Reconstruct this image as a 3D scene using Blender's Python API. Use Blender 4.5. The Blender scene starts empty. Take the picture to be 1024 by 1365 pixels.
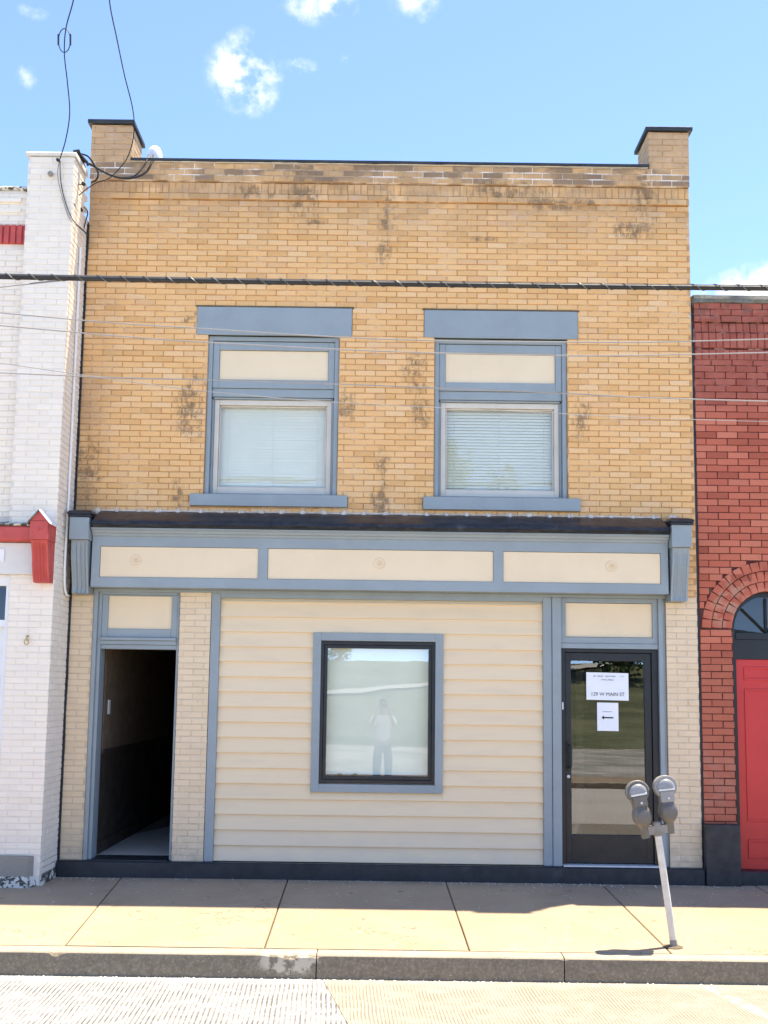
import bpy, bmesh, math, random
from mathutils import Vector, Matrix, noise as mnoise
random.seed(7)
SC = bpy.context.scene
COL = SC.collection
rad = math.radians

# ------------------------------------------------------------------ camera
CAM = Vector((0.0, -10.0, 1.76)); PITCH = rad(6.5); ROLL = rad(0.75)
F_PX, CX, CY = 1390.0, 512.0, 766.0            # focal length and optical axis, in pixels of the 1024 x 1365 photograph
_f = Vector((0, math.cos(PITCH), math.sin(PITCH))); _u = Vector((0, -math.sin(PITCH), math.cos(PITCH))); _r = Vector((1, 0, 0))
CR = math.cos(ROLL) * _r + math.sin(ROLL) * _u
CU = -math.sin(ROLL) * _r + math.cos(ROLL) * _u
cd = bpy.data.cameras.new('camera'); cam = bpy.data.objects.new('camera', cd); COL.objects.link(cam)
cd.sensor_fit = 'VERTICAL'; cd.sensor_height = 36.0; cd.sensor_width = 27.0
cd.lens = 36.0 * F_PX / 1365.0
cd.shift_y = (CY - 682.5) / 1365.0
cd.clip_start = 0.02; cd.clip_end = 2000
m = Matrix(((CR.x, CU.x, -_f.x, CAM.x), (CR.y, CU.y, -_f.y, CAM.y), (CR.z, CU.z, -_f.z, CAM.z), (0, 0, 0, 1)))
cam.matrix_world = m
SC.camera = cam

def ray(px, py):                                # direction of a photograph pixel
    return (_f * F_PX + CR * (px - CX) - CU * (py - CY)).normalized()
def at(px, py, Y):                              # the point of that ray on the plane y = Y
    d = ray(px, py); return CAM + d * ((Y - CAM.y) / d.y)
def project(p):
    d = Vector(p) - CAM; w = d.dot(_f)
    return CX + F_PX * d.dot(CR) / w, CY - F_PX * d.dot(CU) / w

# ------------------------------------------------------------------ light
SUNV = Vector((0.243, 0.162, 1.0)).normalized()  # towards the sun: high, behind the building, to the right
SKY_STRENGTH, SUN_STRENGTH, EXPOSURE = 0.15, 2.4, 2.44
world = bpy.data.worlds.new('World'); SC.world = world; world.use_nodes = True
wn, wl = world.node_tree.nodes, world.node_tree.links
for n in list(wn): wn.remove(n)
wout = wn.new('ShaderNodeOutputWorld'); bg = wn.new('ShaderNodeBackground'); bg.inputs['Strength'].default_value = SKY_STRENGTH
sky = wn.new('ShaderNodeTexSky'); sky.sky_type = 'NISHITA'; sky.sun_disc = False
sky.sun_elevation = math.asin(SUNV.z); sky.sun_rotation = math.atan2(SUNV.x, SUNV.y)
sky.altitude = 200; sky.air_density = 0.33; sky.dust_density = 0.06; sky.ozone_density = 1.5
tc = wn.new('ShaderNodeTexCoord')
nz = wn.new('ShaderNodeTexNoise'); nz.inputs['Scale'].default_value = 34; nz.inputs['Detail'].default_value = 7; nz.inputs['Roughness'].default_value = 0.62
wl.new(tc.outputs['Generated'], nz.inputs['Vector'])
def wmath(op, a, b=None, c=None, clamp=False):
    n = wn.new('ShaderNodeMath'); n.operation = op; n.use_clamp = clamp
    for i, v in enumerate((a, b, c)):
        if v is None: continue
        if isinstance(v, (int, float)): n.inputs[i].default_value = v
        else: wl.new(v, n.inputs[i])
    return n.outputs[0]
clouds = []                                       # (direction, half width, half height, density)
for px, py, rx, rz, den in ((328, 98, 58, 56, 1.0), (428, 6, 62, 26, .62), (552, 8, 42, 22, .5), (36, 104, 18, 22, .42), (398, 88, 30, 12, .6),
                            (45, 12, 26, 14, .40), (1030, 392, 105, 44, 1.3), (462, 78, 12, 12, .4)):
    clouds.append((ray(px, py), rx / 1400, rz / 1400, den))
rc = random.Random(3)
for i in range(48):                               # unseen clouds round the rest of the sky, more added to raise ambient light
    a = rc.uniform(0, 2 * math.pi); e = rc.uniform(.08, 1.25)
    d = Vector((math.sin(a) * math.cos(e), math.cos(a) * math.cos(e), math.sin(e)))
    if d.dot(ray(512, 500)) > .80: continue
    w = rc.uniform(.03, .16); clouds.append((d, w, w * rc.uniform(.3, .7), rc.uniform(.6, 1.2)))
tot = None
for d, rx, rz, den in clouds:
    s = wn.new('ShaderNodeVectorMath'); s.operation = 'SUBTRACT'; wl.new(tc.outputs['Generated'], s.inputs[0]); s.inputs[1].default_value = d
    k = wn.new('ShaderNodeVectorMath'); k.operation = 'MULTIPLY'; wl.new(s.outputs[0], k.inputs[0]); k.inputs[1].default_value = (1 / rx, 1 / rx, 1 / rz)
    l = wn.new('ShaderNodeVectorMath'); l.operation = 'LENGTH'; wl.new(k.outputs[0], l.inputs[0])
    g = wmath('MULTIPLY', wmath('SUBTRACT', 1.0, l.outputs['Value'], clamp=True), den)
    tot = g if tot is None else wmath('MAXIMUM', tot, g)
mr = wn.new('ShaderNodeMapRange'); mr.interpolation_type = 'SMOOTHSTEP'
wl.new(wmath('MULTIPLY', wmath('ADD', wmath('MULTIPLY', wmath('SUBTRACT', nz.outputs['Fac'], .5), 3.5), .70), wmath('POWER', tot, .7)), mr.inputs['Value'])
mr.inputs['From Min'].default_value = .12; mr.inputs['From Max'].default_value = .78
mixc = wn.new('ShaderNodeMix'); mixc.data_type = 'RGBA'
wl.new(mr.outputs['Result'], mixc.inputs['Factor']); wl.new(sky.outputs['Color'], mixc.inputs[6]); mixc.inputs[7].default_value = (1.75, 1.8, 1.85, 1)
wl.new(mixc.outputs[2], bg.inputs['Color']); wl.new(bg.outputs[0], wout.inputs['Surface'])
sd = bpy.data.lights.new('sun', 'SUN'); sd.energy = SUN_STRENGTH; sd.angle = rad(0.53); sd.color = (1.0, 0.885, 0.68)
sun = bpy.data.objects.new('sun', sd); COL.objects.link(sun); sun.rotation_euler = SUNV.to_track_quat('Z', 'Y').to_euler(); sun.location = (6, 6, 20)
vs = SC.view_settings; vs.view_transform = 'Standard'; vs.look = 'None'; vs.gamma = 1.0; vs.use_curve_mapping = False; vs.exposure = EXPOSURE
SC.cycles.max_bounces = 8; SC.cycles.transparent_max_bounces = 12; SC.cycles.caustics_reflective = False; SC.cycles.caustics_refractive = False
SC.cycles.use_denoising = True

# ------------------------------------------------------------------ materials
class NT:                                         # a thin wrapper for building node trees
    def __init__(s, name):
        s.m = bpy.data.materials.new(name); s.m.use_nodes = True; s.n = s.m.node_tree.nodes; s.l = s.m.node_tree.links
        for n in list(s.n): s.n.remove(n)
        s.out = s.n.new('ShaderNodeOutputMaterial'); s.pos = s.n.new('ShaderNodeNewGeometry').outputs['Position']; s._xyz = None
    def xyz(s):
        if s._xyz is None:
            q = s.n.new('ShaderNodeSeparateXYZ'); s.l.new(s.pos, q.inputs[0]); s._xyz = q.outputs
        return s._xyz
    def put(s, v, sock):
        if isinstance(v, (int, float)): sock.default_value = v
        elif isinstance(v, (tuple, list)): sock.default_value = tuple(v) + ((1.0,) if len(v) == 3 and len(sock.default_value) == 4 else ())
        else: s.l.new(v, sock)
    def math(s, op, a, b=0.0, clamp=False):
        n = s.n.new('ShaderNodeMath'); n.operation = op; n.use_clamp = clamp; s.put(a, n.inputs[0]); s.put(b, n.inputs[1]); return n.outputs[0]
    def vec(s, op, a, b):
        n = s.n.new('ShaderNodeVectorMath'); n.operation = op; s.put(a, n.inputs[0]); s.put(b, n.inputs[1]); return n.outputs['Value' if op == 'LENGTH' else 0]
    def noise(s, scale, detail=3, rough=.55, stretch=None, dist=0.0, offset=None):
        n = s.n.new('ShaderNodeTexNoise'); n.inputs['Scale'].default_value = scale; n.inputs['Detail'].default_value = detail
        n.inputs['Roughness'].default_value = rough; n.inputs['Distortion'].default_value = dist
        v = s.pos
        if offset: v = s.vec('ADD', v, offset)
        if stretch: v = s.vec('MULTIPLY', v, stretch)
        s.l.new(v, n.inputs['Vector']); return n.outputs['Fac']
    def ramp(s, v, a, b, lo=0.0, hi=1.0, smooth=True):
        n = s.n.new('ShaderNodeMapRange'); n.interpolation_type = 'SMOOTHSTEP' if smooth else 'LINEAR'
        s.put(v, n.inputs['Value']); n.inputs['From Min'].default_value = a; n.inputs['From Max'].default_value = b
        n.inputs['To Min'].default_value = lo; n.inputs['To Max'].default_value = hi; return n.outputs['Result']
    def mix(s, f, a, b, mode='MIX'):
        n = s.n.new('ShaderNodeMix'); n.data_type = 'RGBA'; n.blend_type = mode; s.put(f, n.inputs['Factor']); s.put(a, n.inputs[6]); s.put(b, n.inputs[7]); return n.outputs[2]
    def colramp(s, v, stops):
        n = s.n.new('ShaderNodeValToRGB'); r = n.color_ramp; s.l.new(v, n.inputs[0])
        while len(r.elements) < len(stops): r.elements.new(.5)
        for e, (p, c) in zip(r.elements, stops): e.position = p; e.color = tuple(c) + (1,)
        return n.outputs[0]
    def white(s, vec3):
        n = s.n.new('ShaderNodeTexWhiteNoise'); n.noise_dimensions = '3D'; s.l.new(vec3, n.inputs['Vector']); return n.outputs['Value']
    def comb(s, x, y, z):
        n = s.n.new('ShaderNodeCombineXYZ'); s.put(x, n.inputs[0]); s.put(y, n.inputs[1]); s.put(z, n.inputs[2]); return n.outputs[0]
    def blob(s, x, z, rx, rz, soft=0.0):          # 1 at a spot of a wall, falling to 0 at its rim
        d = s.vec('MULTIPLY', s.vec('SUBTRACT', s.pos, (x, 0, z)), (1 / rx, 0, 1 / rz))
        return s.math('SUBTRACT', 1.0, s.vec('LENGTH', d, (0, 0, 0)), clamp=True)
    def bump(s, h, strength, dist=.004):
        n = s.n.new('ShaderNodeBump'); n.inputs['Strength'].default_value = strength; n.inputs['Distance'].default_value = dist; s.l.new(h, n.inputs['Height']); return n.outputs[0]
    def end(s, col, rough=.85, nrm=None, metal=0.0, spec=.35, **kw):
        b = s.n.new('ShaderNodeBsdfPrincipled'); s.put(col, b.inputs['Base Color']); s.put(rough, b.inputs['Roughness']); b.inputs['Metallic'].default_value = metal
        b.inputs['Specular IOR Level'].default_value = spec
        for k, v in kw.items(): s.put(v, b.inputs[k])
        if nrm is not None: s.l.new(nrm, b.inputs['Normal'])
        s.l.new(b.outputs[0], s.out.inputs['Surface']); return s.m

def brick_id(t, cw, ch, x0, z0, seed, along='x'):
    x, y, z = t.xyz()
    c = t.math('FLOOR', t.math('DIVIDE', t.math('SUBTRACT', z, z0), ch))
    a = x if along == 'x' else t.math('ADD', x, y)
    off = t.math('MULTIPLY', t.math('MODULO', t.math('ABSOLUTE', c), 2.0), .5)
    k = t.math('FLOOR', t.math('ADD', t.math('DIVIDE', t.math('SUBTRACT', a, x0), cw), off))
    return t.comb(k, c, seed)

YCW, YCH, YX0, YZ0 = 0.2, 0.058, -3.01, 0.172     # module of the yellow brickwork
def m_yellow():
    t = NT('yellow_brick'); v = t.white(brick_id(t, YCW, YCH, YX0, YZ0, 1.3))
    col = t.colramp(v, [(0, (.65, .36, .135)), (.2, (.74, .43, .175)), (.5, (.775, .455, .19)), (.8, (.785, .48, .22)), (.93, (.79, .52, .27)), (1, (.69, .395, .185))])
    n1 = t.noise(9, 5, .6); n2 = t.noise(70, 3); n3 = t.noise(2.2, 4, .6)
    col = t.mix(t.ramp(n1, .35, .75, 0, .35), col, (.72, .50, .26))
    col = t.mix(t.ramp(n2, .45, .8, 0, .3), col, (.40, .24, .11))
    z = t.xyz()[2]; x = t.xyz()[0]
    old = t.math('MULTIPLY', t.ramp(z, 6.05, 6.9), t.ramp(t.noise(2.6, 6, .65), .28, .56))   # soot and lichen under the coping
    col = t.mix(t.math('MULTIPLY', old, .62), col, t.mix(t.white(brick_id(t, YCW, YCH, YX0, YZ0, 3.3)), (.29, .19, .105), (.52, .34, .19)))
    run = t.math('MULTIPLY', t.ramp(t.noise(5, 5, .7, (5, 1, .3)), .55, .72), t.math('MAXIMUM', t.ramp(z, 5.9, 6.8), t.ramp(z, 3.95, 3.55)))   # rain streaks below the parapet and the sills
    col = t.mix(t.math('MULTIPLY', run, .45), col, (.30, .20, .12))
    col = t.mix(t.math('MULTIPLY', t.ramp(z, 7.02, 7.08), .5), col, (.50, .345, .21))
    col = t.mix(t.math('MULTIPLY', t.ramp(t.noise(5, 5, .7, offset=(4, 0, 9)), .57, .70), .5), col, (.58, .40, .30))  # faded pinkish patches
    crown = t.math('MULTIPLY', t.math('MULTIPLY', t.ramp(z, 6.84, 6.87), t.ramp(z, 7.05, 7.03)), t.math('MULTIPLY', t.ramp(t.noise(1.7, 4, .6, offset=(6, 0, 2)), .40, .54), t.ramp(t.white(brick_id(t, YCW, .063, YX0 + .05, 6.851, 5.5)), .15, .6)))
    col = t.mix(t.math('MULTIPLY', crown, .8), col, (.20, .14, .095))          # weathered top courses
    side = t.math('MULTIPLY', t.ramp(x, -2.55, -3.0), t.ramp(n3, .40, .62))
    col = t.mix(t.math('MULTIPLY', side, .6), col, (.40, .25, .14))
    st = None
    for sx, sz, rx, rz in ((-.87, 6.74, .26, .42), (-.02, 6.56, .12, .36), (-.04, 6.16, .12, .22), (2.58, 6.74, .22, .5), (1.75, 6.66, .6, .10), (-2.02, 3.62, .10, .26),
                           (-.04, 3.62, .15, .34), (.33, 4.52, .16, .34), (.28, 4.9, .2, .3), (-.40, 4.55, .16, .24), (-.03, 4.0, .1, .22), (-1.92, 4.55, .24, .5), (1.92, 4.45, .14, .3),
                           (-1.35, 6.75, .35, .12), (1.2, 6.8, .6, .16), (-1.98, 5.42, .09, .06), (-2.9, 3.9, .2, .5), (-.75, 6.45, .2, .05), (.95, 6.3, .2, .05), (2.45, 6.4, .3, .16)):
        b = t.blob(sx, sz, rx, rz); st = b if st is None else t.math('MAXIMUM', st, b)
    cell = t.white(brick_id(t, YCW * .5, YCH, YX0, YZ0, 7.7))
    sm = t.ramp(t.math('MULTIPLY', st, t.math('MULTIPLY', t.ramp(t.noise(15, 6, .8, (1.3, 1, .75)), .34, .66, .0, 1.6), t.ramp(cell, 0, 1, .45, 1.2, False))), .10, .75)
    col = t.mix(t.math('MULTIPLY', sm, .72), col, (.14, .10, .065))
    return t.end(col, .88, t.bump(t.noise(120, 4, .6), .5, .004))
def m_yellow_mortar():
    t = NT('yellow_mortar'); a = t.noise(1.3, 5, .65); z = t.xyz()[2]
    pale = t.math('MAXIMUM', t.math('MULTIPLY', t.ramp(a, .47, .60), t.ramp(t.noise(11, 4, .6), .35, .6)), t.math('MULTIPLY', t.ramp(z, 6.80, 6.9), t.ramp(t.noise(3, 3), .36, .5)))
    col = t.mix(pale, (.50, .29, .125), (.76, .62, .46))
    col = t.mix(t.ramp(t.noise(40, 4), .5, .8, 0, .5), col, (.22, .13, .07))
    return t.end(col, .95, t.bump(t.noise(150, 3), .6, .004))
def m_top_mortar():                                  # later repointing under the coping: pale, smeared, dirty in places
    t = NT('pale_repointing'); col = t.mix(t.ramp(t.noise(2.4, 4, .6, offset=(2, 0, 4)), .44, .56), (.44, .30, .18), (.80, .72, .62))
    return t.end(t.mix(t.ramp(t.noise(14, 4, .7), .52, .7, 0, .6), col, (.18, .13, .09)), .95, t.bump(t.noise(120, 3), .6, .004))
def m_cream_brick():
    t = NT('cream_painted_brick'); v = t.white(brick_id(t, YCW, YCH, YX0, YZ0, 4.1))
    col = t.mix(v, (.70, .545, .35), (.75, .595, .395)); col = t.mix(t.ramp(t.noise(6, 5, .6), .4, .8, 0, .3), col, (.56, .44, .31))
    z = t.xyz()[2]
    col = t.mix(t.math('MULTIPLY', t.ramp(z, .55, .17), t.ramp(t.noise(14, 4), .35, .7, .1, .6)), col, (.40, .34, .27))
    col = t.mix(t.ramp(t.noise(22, 3, .5, (1, 1, .7)), .735, .75), col, (.16, .11, .08))
    return t.end(col, .62, t.bump(t.noise(90, 3), .35, .003))
def paint(name, c, rough=.55, var=.12, dirt=(.25, .2, .16), damt=.25, bump=.12, scale=7, chips=None, spec=.35, stretch=None):
    t = NT(name); n = t.noise(scale, 5, .62, stretch)
    col = t.mix(t.ramp(n, .3, .75), tuple(min(1, k * (1 + var)) for k in c), tuple(k * (1 - var) for k in c))
    col = t.mix(t.ramp(t.noise(scale * .45, 6, .7, offset=(3, 7, 1)), .55, .8, 0, damt), col, dirt)
    if chips: col = t.mix(t.ramp(t.noise(chips[0], 4, .6, offset=(9, 1, 5)), chips[1], chips[1] + .03), col, chips[2])
    return t.end(col, t.ramp(n, .2, .8, rough - .06, rough + .08), t.bump(t.noise(60, 4, .6), bump, .003), spec=spec)
def m_red():
    t = NT('red_brick'); v = t.white(brick_id(t, .207, .067, 3.035, .0, 8.7))
    col = t.colramp(v, [(0, (.33, .08, .045)), (.3, (.45, .115, .066)), (.6, (.50, .14, .08)), (.85, (.54, .175, .105)), (1, (.40, .10, .056))])
    z = t.xyz()[2]
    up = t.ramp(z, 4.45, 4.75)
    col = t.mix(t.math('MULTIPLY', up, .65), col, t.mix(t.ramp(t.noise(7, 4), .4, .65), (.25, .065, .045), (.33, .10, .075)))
    lo = t.math('MULTIPLY', t.ramp(z, 2.3, 2.05), .75)
    col = t.mix(lo, col, t.mix(t.noise(5, 4), (.36, .095, .05), (.43, .14, .085)))
    worn = t.math('MULTIPLY', t.math('MULTIPLY', t.ramp(z, 1.35, 1.15), t.ramp(z, .62, .8)), t.ramp(t.noise(8, 5), .35, .6))
    col = t.mix(t.math('MULTIPLY', worn, .55), col, (.40, .19, .13))
    arch = t.math('MULTIPLY', t.ramp(t.blob(3.42, 2.62, .35, .35), .0, .5), t.ramp(t.noise(7, 3, .5, offset=(2, 0, 2)), .48, .6))
    col = t.mix(t.math('MULTIPLY', arch, .6), col, (.42, .28, .19))
    col = t.mix(t.ramp(t.noise(60, 4), .5, .8, 0, .35), col, (.12, .04, .03))
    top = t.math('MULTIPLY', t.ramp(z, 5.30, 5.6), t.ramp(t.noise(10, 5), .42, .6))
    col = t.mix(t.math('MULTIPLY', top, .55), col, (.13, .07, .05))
    return t.end(col, .8, t.bump(t.noise(110, 4), .45, .004))
def m_red_mortar():
    t = NT('red_mortar'); z = t.xyz()[2]
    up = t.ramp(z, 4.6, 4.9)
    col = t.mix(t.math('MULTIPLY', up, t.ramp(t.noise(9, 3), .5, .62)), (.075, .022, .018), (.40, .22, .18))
    col = t.mix(t.math('MULTIPLY', t.ramp(t.blob(3.42, 2.6, .4, .4), 0, .4), t.ramp(t.noise(9, 3), .56, .66)), col, (.18, .12, .08))
    return t.end(col, .9, t.bump(t.noise(140, 3), .5, .003))
def concrete(name, c, c2, grain=140, pit=.5, big=1.2, rough=.9, extra=None):
    t = NT(name); a = t.noise(big, 6, .65); b = t.noise(grain, 4, .65); d = t.noise(grain * 2.3, 2)
    col = t.mix(t.ramp(a, .3, .7), c, c2)
    col = t.mix(t.ramp(b, .5, .72, 0, pit), col, tuple(k * .45 for k in c))
    col = t.mix(t.ramp(d, .62, .75, 0, pit * .7), col, tuple(min(1, k * 1.7) for k in c))
    if extra: col = extra(t, col)
    return t.end(col, rough, t.bump(b, .5, .004))
def sidewalk_extra(t, col):
    col = t.mix(t.ramp(t.noise(2.2, 5, .7, offset=(5, 3, 0)), .56, .72, 0, .4), col, (.25, .20, .14))
    crack = t.math('MULTIPLY', t.ramp(t.math('ABSOLUTE', t.math('SUBTRACT', t.noise(.9, 6, .62, offset=(2, 9, 0)), .5)), .0035, .0012), t.ramp(t.noise(.6, 2, offset=(7, 1, 0)), .52, .58))
    col = t.mix(t.math('MULTIPLY', crack, .7), col, (.09, .07, .05))
    col = t.mix(t.ramp(t.noise(9, 3, .5, offset=(1, 6, 0)), .70, .715, 0, .65), col, (.10, .085, .065))     # old gum and grease spots
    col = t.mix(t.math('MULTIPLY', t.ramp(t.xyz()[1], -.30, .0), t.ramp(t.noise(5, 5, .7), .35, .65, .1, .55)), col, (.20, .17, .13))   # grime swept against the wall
    return t.mix(t.ramp(t.noise(26, 2, .4), .735, .75), col, (.60, .57, .52))
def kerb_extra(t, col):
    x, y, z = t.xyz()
    col = t.mix(t.math('MULTIPLY', t.ramp(z, -.034, -.05), t.ramp(t.noise(20, 4), .2, .7, .95, .7)), col, t.mix(t.ramp(t.noise(45, 4, .7), .45, .65), (.165, .13, .085), (.27, .215, .145)))   # kerb face below the top edge: darker, mottled brown
    chip = t.math('MULTIPLY', t.ramp(t.blob(-.62, -.07, .26, .12), .0, .4), t.ramp(t.noise(18, 4), .45, .58))
    col = t.mix(chip, col, (.56, .47, .34))
    return t.mix(t.ramp(t.noise(55, 2), .70, .73), col, (.52, .46, .38))
def m_road(name, c, c2, pitch, groove, amount):
    t = NT(name); x, y, z = t.xyz()
    w = t.math('ADD', x, t.math('MULTIPLY', t.math('SUBTRACT', t.noise(3.5, 4), .5), .022))
    w = t.math('ADD', w, t.math('MULTIPLY', y, .05))
    s = t.math('SINE', t.math('MULTIPLY', w, 2 * math.pi / pitch))
    g = t.math('MULTIPLY', t.ramp(s, -.05, .85), t.ramp(t.noise(7, 6, .75), .32, .62, .1, 1))
    col = t.mix(t.ramp(t.noise(1.6, 6, .65), .3, .7), c, c2)
    col = t.mix(t.ramp(t.noise(160, 3), .5, .75, 0, .35), col, tuple(k * .55 for k in c))
    col = t.mix(t.ramp(t.noise(2.4, 6, .75, offset=(8, 2, 0)), .56, .74, 0, .45), col, tuple(k * .6 for k in c))
    col = t.mix(t.math('MULTIPLY', g, amount), col, groove)
    edge = t.ramp(y, -2.78, -2.66)
    col = t.mix(t.math('MULTIPLY', edge, t.ramp(t.noise(9, 4), .3, .6, .3, .9)), col, c2)
    scuff = t.math('MULTIPLY', t.math('SUBTRACT', 1.0, t.math('MULTIPLY', t.math('ABSOLUTE', t.math('SUBTRACT', t.math('ADD', x, t.math('MULTIPLY', y, .22)), 1.66)), 14.0), clamp=True), t.ramp(t.noise(14, 4), .42, .58))
    col = t.mix(t.math('MULTIPLY', scuff, .55), col, (.62, .60, .56))
    return t.end(col, .92, t.bump(t.math('SUBTRACT', t.noise(120, 3), t.math('MULTIPLY', g, 2.0)), .6, .004))
def glass(name, refl=.12, tint=(.93, .97, .95), rough=.004, wave=0.0):
    t = NT(name); tr = t.n.new('ShaderNodeBsdfTransparent'); tr.inputs[0].default_value = tint + (1,)
    gl = t.n.new('ShaderNodeBsdfGlossy'); gl.inputs['Roughness'].default_value = rough; gl.inputs[0].default_value = (.95, .97, 1, 1)
    if wave: t.l.new(t.bump(t.noise(2.3, 2), wave, .02), gl.inputs['Normal'])
    lw = t.n.new('ShaderNodeLayerWeight')
    fac = t.math('ADD', t.math('MULTIPLY', t.math('POWER', lw.outputs['Facing'], 5.0), 1 - refl), refl, clamp=True)
    mx = t.n.new('ShaderNodeMixShader'); t.l.new(fac, mx.inputs[0]); t.l.new(tr.outputs[0], mx.inputs[1]); t.l.new(gl.outputs[0], mx.inputs[2])
    t.l.new(mx.outputs[0], t.out.inputs['Surface']); return t.m
def m_white_brick():
    t = NT('white_painted_brick'); v = t.white(brick_id(t, .21, .0565, -3.02, 0, 6.0, 'xy'))
    col = t.mix(v, (.80, .70, .565), (.85, .75, .61)); col = t.mix(t.ramp(t.noise(3, 6, .65), .4, .8, 0, .35), col, (.70, .655, .58))
    col = t.mix(t.ramp(t.noise(30, 4, .6), .70, .73, 0, .7), col, (.45, .40, .35))
    return t.end(col, .6, t.bump(t.noise(80, 3), .4, .003))
def m_leaf(name, a, b):
    t = NT(name); v = t.noise(1.1, 4); return t.end(t.mix(t.ramp(v, .3, .7), a, b), .7)
def m_grass():
    t = NT('mown_grass'); col = t.mix(t.ramp(t.noise(.5, 7, .75, (.35, 1, 1)), .38, .62), (.065, .08, .04), (.17, .18, .10))
    return t.end(t.mix(t.ramp(t.noise(6, 4), .4, .7, 0, .7), col, (.19, .18, .08)), .95)
def m_rubble():
    t = NT('crumbled_plaster'); col = t.mix(t.ramp(t.noise(16, 5, .65), .47, .53), (.08, .072, .058), (.62, .58, .50)); return t.end(col, .95, t.bump(t.noise(60, 4), .8, .01))
def m_siding():
    t = NT('cream_siding'); x, y, z = t.xyz()
    v = t.white(t.comb(t.math('FLOOR', t.math('DIVIDE', t.math('SUBTRACT', z, .18), .1435)), 0.0, 2.0))
    col = t.mix(v, (.76, .605, .385), (.78, .625, .40))
    col = t.mix(t.ramp(t.noise(2.0, 5, .6, (1, 1, 6)), .45, .75, 0, .25), col, (.56, .45, .335))
    low = t.math('MULTIPLY', t.ramp(z, .75, .18), t.ramp(t.noise(3, 5, .6, (1, 1, 2)), .3, .7, .25, .8))
    col = t.mix(low, col, (.66, .54, .40))                      # road dust splashed on the lowest boards
    return t.end(col, .5, t.bump(t.noise(30, 4, .6, (1, 1, 9)), .12, .003))

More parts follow.
